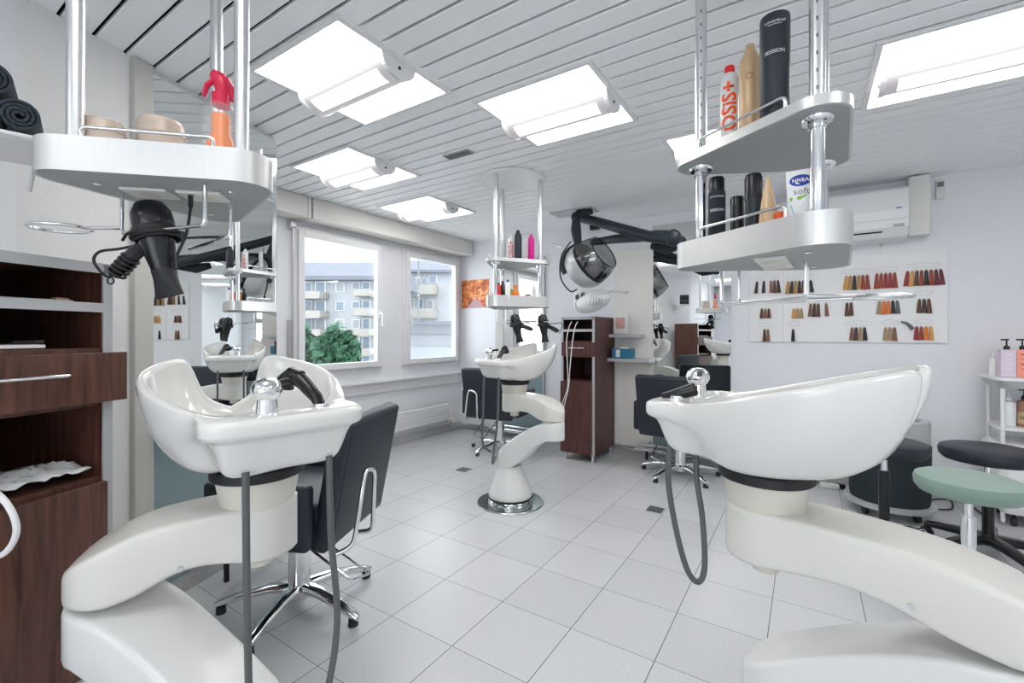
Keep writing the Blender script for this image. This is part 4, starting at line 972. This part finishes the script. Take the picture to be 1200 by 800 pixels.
p = at(840, 270, 1.33); t = can('spray_can', (p.x, p.y, zl), .0235, .215, [(1, .76), (.96, .80)], 'fabric', 'black', 'tall black spray can at the left end of the right tower tray', caph=.20, capr=.9)
wrap(t, .0235, 'Schwarzkopf', .008, .155, 'label'); wrap(t, .0235, 'SESSION', .011, .115, 'label')
p = at(864, 280, 1.27); can('spray_can', (p.x, p.y, zl), .018, .14, [(1, .70), (.98, .71)], 'black', 'black', 'short black can on the right tower tray', caph=.29, capr=.99)
p = at(883, 270, 1.22); t = can('spray_can', (p.x, p.y, zl), .021, .185, [(1, .62), (1, .63)], 'leather', 'black', 'tall black can beside the gold tube on the right tower tray', caph=.37, capr=1.04)
def squeeze(loc, w_, h, mm, label, rz, cat='tube', capmat=None, tip=0):
    t = thing('squeeze_tube', label, cat, loc, rz); rings = []
    for k in range(9):
        f = k / 8; d = .018 * (1 - f) + .0012; ww = w_ / 2 * (.82 + .18 * f) if not tip else w_ / 2 * math.cos(f * PI / 2 * .96) + .001
        rings.append([Vector((ww * math.cos(a), d * math.sin(a), .018 + (h - .018) * f)) for a in [i * 2 * PI / 24 for i in range(24)]])
    MB().ring_loft(rings).obj('body', mm, t)
    MB().lathe([(w_ * .36, 0), (w_ * .38, .018)], n=24, sy=.7).obj('cap', capmat or mm, t)
    return t
def face(px, D): p = at(px, CY, D); return math.atan2(p.y, p.x) - PI / 2   # local -y looks at the camera
p = at(900, 270, 1.17); squeeze((p.x, p.y, zl), .042, .165, 'gold', 'gold tapering tube between black can and orange jar', face(900, 1.17), tip=1)
p = at(915, 250, 1.15); can('jar', (p.x, p.y, zl), .015, .066, [(1, .6), (.98, .62)], 'orangered', 'orangered', 'small orange red jar with matching lid on the right tower tray', 'jar', caph=.35, capr=1)
p = at(938, 250, 1.10); t = squeeze((p.x, p.y, zl), .062, .155, 'label', 'white cream tube with blue oval logo on the right tower tray', face(938, 1.10), capmat='label')
def on_tube(u0, v0):
    def fn(u, v):
        x = u + u0; z = v + v0; f = (z - .018) / .137; d = .018 * (1 - f) + .0012; ww = .031 * (.82 + .18 * f)
        return Vector((x, -d * math.sqrt(max(0, 1 - (x / ww) ** 2)) - .0008, z))
    return fn
b = MB(); f = on_tube(0, .128)
vs = [b.b.verts.new(f(.023 * math.cos(a), .0145 * math.sin(a))) for a in [i * 2 * PI / 28 for i in range(28)]]; b.b.faces.new(vs); b.obj('blue_oval', 'blue', t, False)
f0 = on_tube(0, .128); textmesh('NIVEA', .0125, lambda u, v: f0(u, v) + Vector((0, -.0006, 0)), 'lettering', 'label', t, .0003)
textmesh('soft', .022, on_tube(0.002, .100), 'lettering', 'drain', t)
f1 = on_tube(-.012, .082); b = MB(); vs = [b.b.verts.new(f1(x, y)) for x, y in ((-.010, -.004), (.012, -.002), (.032, .012), (.012, .006), (-.010, .006))]; b.b.faces.new(vs); b.obj('green_mark', 'green', t, False)
f1 = on_tube(0, .045); b = MB(); vs = [b.b.verts.new(f1(x, y)) for x, y in ((-.025, -.03), (.023, -.03), (.026, .032), (.006, .022), (-.012, .0), (-.020, .028))]; b.b.faces.new(vs); b.obj('aqua_swirl', 'aqua', t, False)
# left tower: spray bottle and two horn-coloured bowls
zt = ZL - .029
p = at(259, 150, 1.17)
sb0 = t = thing('spray_bottle', 'clear spray bottle with orange liquid and pink-red trigger on the left tower', 'spray bottle', (p.x, p.y, zt), face(259, 1.17))
MB().lathe([(.031, .002), (.032, .006), (.032, .105), (.030, .125), (.022, .142), (.013, .148)], n=28).obj('bottle', 'clearb', t)
MB().lathe([(.030, .01), (.0305, .014), (.0305, .05), (.024, .072), (.017, .088), (.017, .125)], (0.0, 0, 0), n=28).obj('liquid', 'orange', t)
MB().lathe([(.016, .142), (.017, .165), (.012, .168)], n=20).tube([(.004, 0, .165), (.002, 0, .185), (-.004, 0, .197), (-.016, 0, .204)], [.013, .015, .014, .008], 14).tube([(-.012, 0, .19), (-.024, 0, .178), (-.03, 0, .155)], [.006, .005, .004], 8).tube([(.006, 0, .198), (.018, 0, .18), (.022, 0, .158)], [.008, .008, .006], 10).obj('trigger', 'crimson', t); t.scale = (1.25, 1.25, 1.33)
for x_, y_, r, h, lab in ((-1.43, .372, .044, .112, 'round streaked beige tub at the left end of the left tower tray'), (-1.437, .494, .053, .162, 'round streaked beige tub behind the rail in the middle of the left tower tray')):
    t = thing('round_tub', lab, 'container', (x_, y_, zt))
    MB().lathe([(r * .8, 0), (r, .01), (r * 1.02, h * .7), (r * .98, h * .93), (r * .88, h), (.004, h + .003)], n=40).obj('body', 'beige', t)
    MB().lathe([(r * 1.03, h * .74), (r * 1.05, h * .76), (r * 1.03, h * .78)], n=40).obj('lid_rim', 'beige', t)
# middle tower
zu = 1.696; spec = [(590.5, 275, 3.35, .016, .17, 'silver', 'silver', 'slim silver can at the left on the middle tower upper shelf', [(1, .95), (.8, 1)], None),
        (599, 280, 3.25, .021, .19, 'can', 'can', 'white can with red lettering on the middle tower', [(1, .85), (.6, .93)], 'OSiS+'),
        (607, 280, 3.15, .027, .20, 'leather', 'black', 'black spray can beside the lettered white can on the middle tower', [(1, .75), (.85, .84), (.5, .92)], None),
        (616, 280, 3.3, .016, .18, 'label', 'label', 'slim white can between black and pink cans on the middle tower', [(1, .88), (.6, .94)], None),
        (622.5, 280, 3.2, .023, .185, 'pink', 'pink', 'magenta pink spray can on the middle tower', [(1, .76), (.85, .84), (.5, .92)], None)]
for x, y, D, r, h, mm, cp, lab, pf, tx in spec:
    p = at(x, y, D); t = can('spray_can', (p.x, p.y, zu), r, h, pf, mm, cp, lab, caph=.07, capr=.45)
    if tx: wrap(t, r, tx, .05, h * .42, 'red', vertical=True, bold=.001)
zl = ZM - .029
for x, D, r, h, mm, cp, lab, pf, nm, cat in ((584.5, 3.12, .014, .12, 'red', 'black', 'small red bottle at the left end of the middle tower tray', [(1, .8), (.6, .85)], 'bottle', 'bottle'),
        (589, 3.2, .018, .15, 'black', 'black', 'black pump bottle on the middle tower tray', [(1, .7), (.5, .8)], 'bottle', 'bottle'),
        (595, 3.1, .018, .14, 'label', 'blue', 'white bottle with blue cap on the middle tower tray', [(1, .8), (.7, .85)], 'bottle', 'bottle'),
        (599, 3.25, .015, .11, 'green', 'label', 'green bottle with white cap on the middle tower tray', [(1, .7), (.6, .8)], 'bottle', 'bottle'),
        (604, 3.22, .030, .12, 'orange', 'orange', 'round orange flask on the middle tower tray', [(1, .35), (.85, .5), (.4, .68), (.35, .8)], 'flask', 'flask'),
        (618.5, 3.27, .022, .065, 'darkred', 'darkred', 'small dark red jar on the middle tower tray', [(1, .6), (.95, .63)], 'jar', 'jar'),
        (626, 3.33, .017, .12, 'clearp', 'clearp', 'clear bottle at the right end of the middle tower tray', [(1, .8), (.6, .88)], 'bottle', 'bottle')):
    p = at(x, 355, D); can(nm, (p.x, p.y, zl), r, h, pf, mm, cp, lab, cat, caph=.12, capr=.45 if nm != 'jar' else 1)

# ------------------------------------------------------------------ hand dryers
def hand_dryer(loc, rz, label, tilt=0, sc=1):
    t = thing('hand_dryer', label, 'hair dryer', loc, rz); t.rotation_euler = (0, tilt, rz); t.scale = (sc,) * 3
    MB().lathe([(.004, .058), (.03, .050), (.042, .028), (.044, 0), (.041, -.012)], n=28).obj('motor_cap', 'black', t)
    MB().lathe([(.046, -.012), (.047, -.016), (.046, -.03)], n=28).obj('grille_ring', 'rubber', t)
    MB().lathe([(.040, -.03), (.034, -.07), (.026, -.115), (.024, -.125)], n=28).obj('barrel', 'black', t)
    rings = [[Vector((x * 1, y, z)) for x, y in rrect(w_, d_, min(w_, d_) * .45, 4)] for z, w_, d_ in ((-.118, .052, .052), (-.14, .05, .045), (-.165, .060, .026), (-.185, .070, .014))]
    MB().ring_loft(rings).obj('nozzle', 'rubber', t)
    h = MB().tube([(-.02, 0, -.045), (-.055, 0, -.058), (-.10, 0, -.085), (-.125, 0, -.103)], [.02, .017, .017, .013], 16).obj('handle', 'black', t)
    b = MB()
    for i in range(5): b.torus((-.075 - i * .010, 0, -.072 - i * .007), .0185, .0035, 16, 6, rot=Matrix.Rotation(PI / 2 - .6, 3, 'Y'))
    b.obj('grip_rib', 'rubber', h)
    MB().tube(spline([(-.125, 0, -.103), (-.145, .0, -.10), (-.165, 0, -.06), (-.155, .01, -.035), (-.11, .02, -.035), (-.05, .035, -.03), (.03, .045, -.03), (.055, .02, -.032), (.04, -.035, -.03), (-.02, -.05, -.028), (-.06, -.03, -.035)], 6), .0035, 8).obj('coiled_cable', 'rubber', t)
    MB().torus((0, 0, -.034), .05, .004).torus((0.003, 0.002, -.04), .047, .004).obj('cable_wrap', 'rubber', t)
    MB().torus((-.135, 0, -.115), .008, .002, 16, 6, rot=Matrix.Rotation(PI / 2, 3, 'X')).obj('hang_loop', 'rubber', t)
    return t
p = at(180, 268, 1.12); p.z += .0
hand_dryer((p.x, p.y, 1.17 + (391.5 - 262) / FPX * 1.12), YAW * 1 + .0, 'black hand dryer hanging nozzle down under the left tower', tilt=-.22)
o = MB().tube(spline([at(223, 226, 1.13), at(223, 245, 1.13), at(218, 275, 1.12), at(207, 300, 1.11), at(206, 315, 1.10), at(203, 300, 1.12)], 6), [.006] * 6 + [.0035] * 25, 8).obj('dryer_cord', 'rubber')
tag(o, 'black dryer cord plugged into the underside of the left tower tray', 'cord')
p = at(604, 376, 3.12); hand_dryer((p.x, p.y, p.z + .0), YAW + 3.0, sc=.82, label= 'black hand dryer under the middle tower, left one of two', tilt=.22)
p = at(636, 376, 3.2); hand_dryer((p.x, p.y, p.z), YAW + 3.2, sc=.82, label= 'black hand dryer under the middle tower, right one of two', tilt=.12)

# ------------------------------------------------------------------ rolled towels
SH = at(27, 150, 1.22); SH.z = 1.17 + (391.5 - 160) / FPX * 1.22
t = thing('towel_shelf', 'white wire shelf with rolled towels on the left wall', 'shelf', (SH.x, SH.y, SH.z), YAW + .76)
tv = Vector((math.cos(YAW + .76), math.sin(YAW + .76), 0)); tn = Vector((-tv.y, tv.x, 0))
MB().box((-.16, .10, -.012), (.42, .26, .012), bev=.004).obj('board', 'white', t)
MB().tube(rpath([(-.37, -.04, -.01), (.055, -.04, -.01), (.055, .22, -.01)], .03), .006).obj('wire_rim', 'white', t)
MB().tube([(.03, .02, -.015), (.0, .2, -.10)], .006).obj('bracket', 'chrome', t)
def towel(x, z, label, r=.046, L_=.15):
    pts = []; th_ = .0075
    turns = 3.6; n = 90
    for i in range(n + 1):
        a = i / n * turns * 2 * PI; rr = .006 + (r - .010) * i / n; pts.append((rr * math.cos(a), rr * math.sin(a)))
    out = []
    for k, (px, pz) in enumerate(pts):
        l = math.hypot(px, pz); out.append((px * (1 + th_ / l * .5), pz * (1 + th_ / l * .5)))
    inn = [(px * (1 - th_ * .5 / math.hypot(px, pz)), pz * (1 - th_ * .5 / math.hypot(px, pz))) for px, pz in pts]
    b = MB()
    for yy in (0,):
        rings = []
        for k in range(len(out)):
            o_, i_ = out[k], inn[k]; j = random.uniform(-.002, .002)
            rings.append([Vector((o_[0], -.0 + j, o_[1])), Vector((i_[0], .0 + j, i_[1])), Vector((i_[0], L_, i_[1])), Vector((o_[0], L_, o_[1]))])
        b.ring_loft(rings)
    o = b.obj('rolled_towel', 'towel')
    q = Vector((SH.x, SH.y, 0)) + tv * x + tn * (-.03); o.location = (q.x, q.y, SH.z + z); o.rotation_euler.z = YAW + .76; o.rotation_euler.y = random.uniform(-2, 2) * 0
    bv = o.modifiers.new('soft', 'BEVEL'); bv.width = .002; bv.segments = 2; bv.limit_method = 'ANGLE'
    tag(o, label, 'towel', None)
towel(-.005, .046, 'rolled slate towel at the right end of the towel shelf, bottom layer')
towel(-.098, .046, 'rolled slate towel second from the right, bottom layer')
towel(-.19, .046, 'rolled slate towel third from the right, bottom layer')
towel(-.055, .127, 'rolled slate towel on the top layer, right one')
towel(-.148, .127, 'rolled slate towel on the top layer, left one')

# ------------------------------------------------------------------ outside
o = MB().box((-20, 15, -6.05), (60, 70, .1)).obj('yard', 'ground', smooth=False); struct(o)
def facade(x0, x1, y_eave, D, label, wins, balc, y_ridge, ztop=None, roof=True, depth=6):
    A = at(x0, CY, D); B = at(x1, CY, D); d = (B - A).normalized(); nb = Vector((-d.y, d.x, 0)); L_ = (B - A).length
    if nb.dot(A) < 0: nb = -nb
    ang = math.atan2(d.y, d.x); t = thing('apartment_building', label, 'building', ((A.x + B.x) / 2, (A.y + B.y) / 2, -6), ang)
    zw = at(0, y_eave, D).z + 6
    s = 1
    MB().box((0, depth / 2, zw / 2), (L_, depth, zw)).obj('wall', 'facade', t, False)
    if roof:
        zr = at(0, y_ridge, D + depth / 2).z + 6
        b = MB(); pr = [(-.5, zw - .12), (-.5, zw + .05), (depth / 2, zr), (depth + .5, zw + .05), (depth + .5, zw - .12)]
        b.ring_loft([[Vector((x, y, z)) for y, z in pr] for x in (-L_ / 2 - .4, L_ / 2 + .4)]); b.obj('roof', 'roof', t, False)
    def loc(x, y): p = at(x, y, D); return ((p - A).dot(d) - L_ / 2, p.z + 6)
    for (xa, xb, ya, yb, dark) in wins:
        u0, z1 = loc(xa, ya); u1, z0 = loc(xb, yb)
        f = MB().box(((u0 + u1) / 2, -.02, (z0 + z1) / 2), (u1 - u0, .08, z1 - z0)).obj('window', 'frame', t, False)
        MB().box(((u0 + u1) / 2, -.045, (z0 + z1) / 2), ((u1 - u0) * .86, .06, (z1 - z0) * .9)).obj('pane' if dark else 'shutter', 'winglass' if dark else 'shutter', f, False)
    for (xa, xb, ya, yb) in balc:
        u0, z1 = loc(xa, ya); u1, z0 = loc(xb, yb)
        b = MB().box(((u0 + u1) / 2, -.95, (z0 + z1) / 2), (u1 - u0, .08, z1 - z0)).box(((u0 + u1) / 2, -.5, z0), (u1 - u0, 1.0, .12))
        b.box((u0, -.5, (z0 + z1) / 2), (.06, 1, z1 - z0)).box((u1, -.5, (z0 + z1) / 2), (.06, 1, z1 - z0)); b.obj('balcony', 'balcony', t, False)
    return t
W1 = []
for ya, yb in ((331, 342), (353, 364), (374, 385), (395, 406), (417, 427)):
    W1 += [(394, 404, ya, yb, ya == 353), (413, 422, ya, yb, ya in (331, 353)), (425, 434, ya - 1, yb + 3, True), (358, 366, ya - 1, yb + 4, True), (370, 382, ya - 1, yb + 4, ya != 374), (338, 350, ya, yb, False)]
facade(300, 446, 326, 20, 'white four-storey apartment block with balconies outside the left window', W1, [(352, 385, 343.5, 350), (352, 385, 365, 372), (352, 385, 386, 393.5), (352, 385, 408, 415), (422, 440, 341, 347), (422, 440, 362, 369), (422, 440, 385, 392), (422, 440, 407, 414)], 307)
W2 = [(481, 488, 326, 330, True), (494, 500, 326, 332, True), (503, 512, 323, 331, True), (490, 496, 350, 362, True), (480, 486, 350, 362, False), (500, 508, 351, 362, False)]
facade(462, 580, 318, 30, 'pale apartment block with long balconies outside the right window', W2, [(470, 513, 335, 345), (470, 513, 362, 372)], 305)
A = at(462, CY, 13); B = at(560, CY, 13); d = (B - A); ang2 = math.atan2(d.y, d.x)
t = thing('garage_building', 'low white flat-roofed annex in front of the pale block, right window', 'building', ((A.x + B.x) / 2, (A.y + B.y) / 2, -6), ang2)
zr = at(0, 379, 13).z + 6
MB().box((0, 1.5, zr / 2), (d.length, 3, zr)).obj('wall', 'facade', t, False)
MB().box((0, 1.3, zr), (d.length + .6, 3.8, .1)).obj('roof', 'roof', t, False)
MB().box((0, -.03, zr - .48), (d.length * .9, .06, .30)).obj('window_band', 'shutter', t, False)
MB().cyl((-.4, -.5, zr), (-.4, -.5, zr + 2.2), .025).obj('pole', 'drain', t)
# tree
def tree(c, r, h, label, zb=-6, n=1500):
    t = thing('garden_tree', label, 'tree', (c.x, c.y, zb)); H_ = c.z - zb
    MB().tube([(0, 0, 0), (.05, 0, H_ * .5), (0, 0, H_)], [.18, .12, .04], 10).obj('trunk', 'bark', t)
    b = MB()
    for i in range(n):
        u = random.uniform(-1, 1); a = random.uniform(0, 2 * PI); rr = random.uniform(.5, 1) ** .5; s = math.sqrt(1 - u * u)
        lump = 1 + .25 * math.sin(a * 3 + 1) * math.sin(u * 4)
        p = Vector((r * rr * s * math.cos(a) * lump, r * rr * s * math.sin(a) * lump, H_ + h * u * rr * lump)); q = random.uniform(.09, .17)
        ax_ = Vector((random.uniform(-1, 1), random.uniform(-1, 1), random.uniform(-1, 1))).normalized(); e1 = ax_.orthogonal().normalized() * q; e2 = ax_.cross(e1).normalized() * q * .6
        vs = [b.b.verts.new(p + v) for v in (e1, e2, -e1, -e2)]; b.b.faces.new(vs)
    b.obj('crown', 'foliage', t, False)
tree(at(396, 424, 11), .52, .85, 'green tree in front of the apartment block, left window')
tree(at(352, 428, 11.5), .45, .95, 'dark green shrub tree at the left edge of the left window')
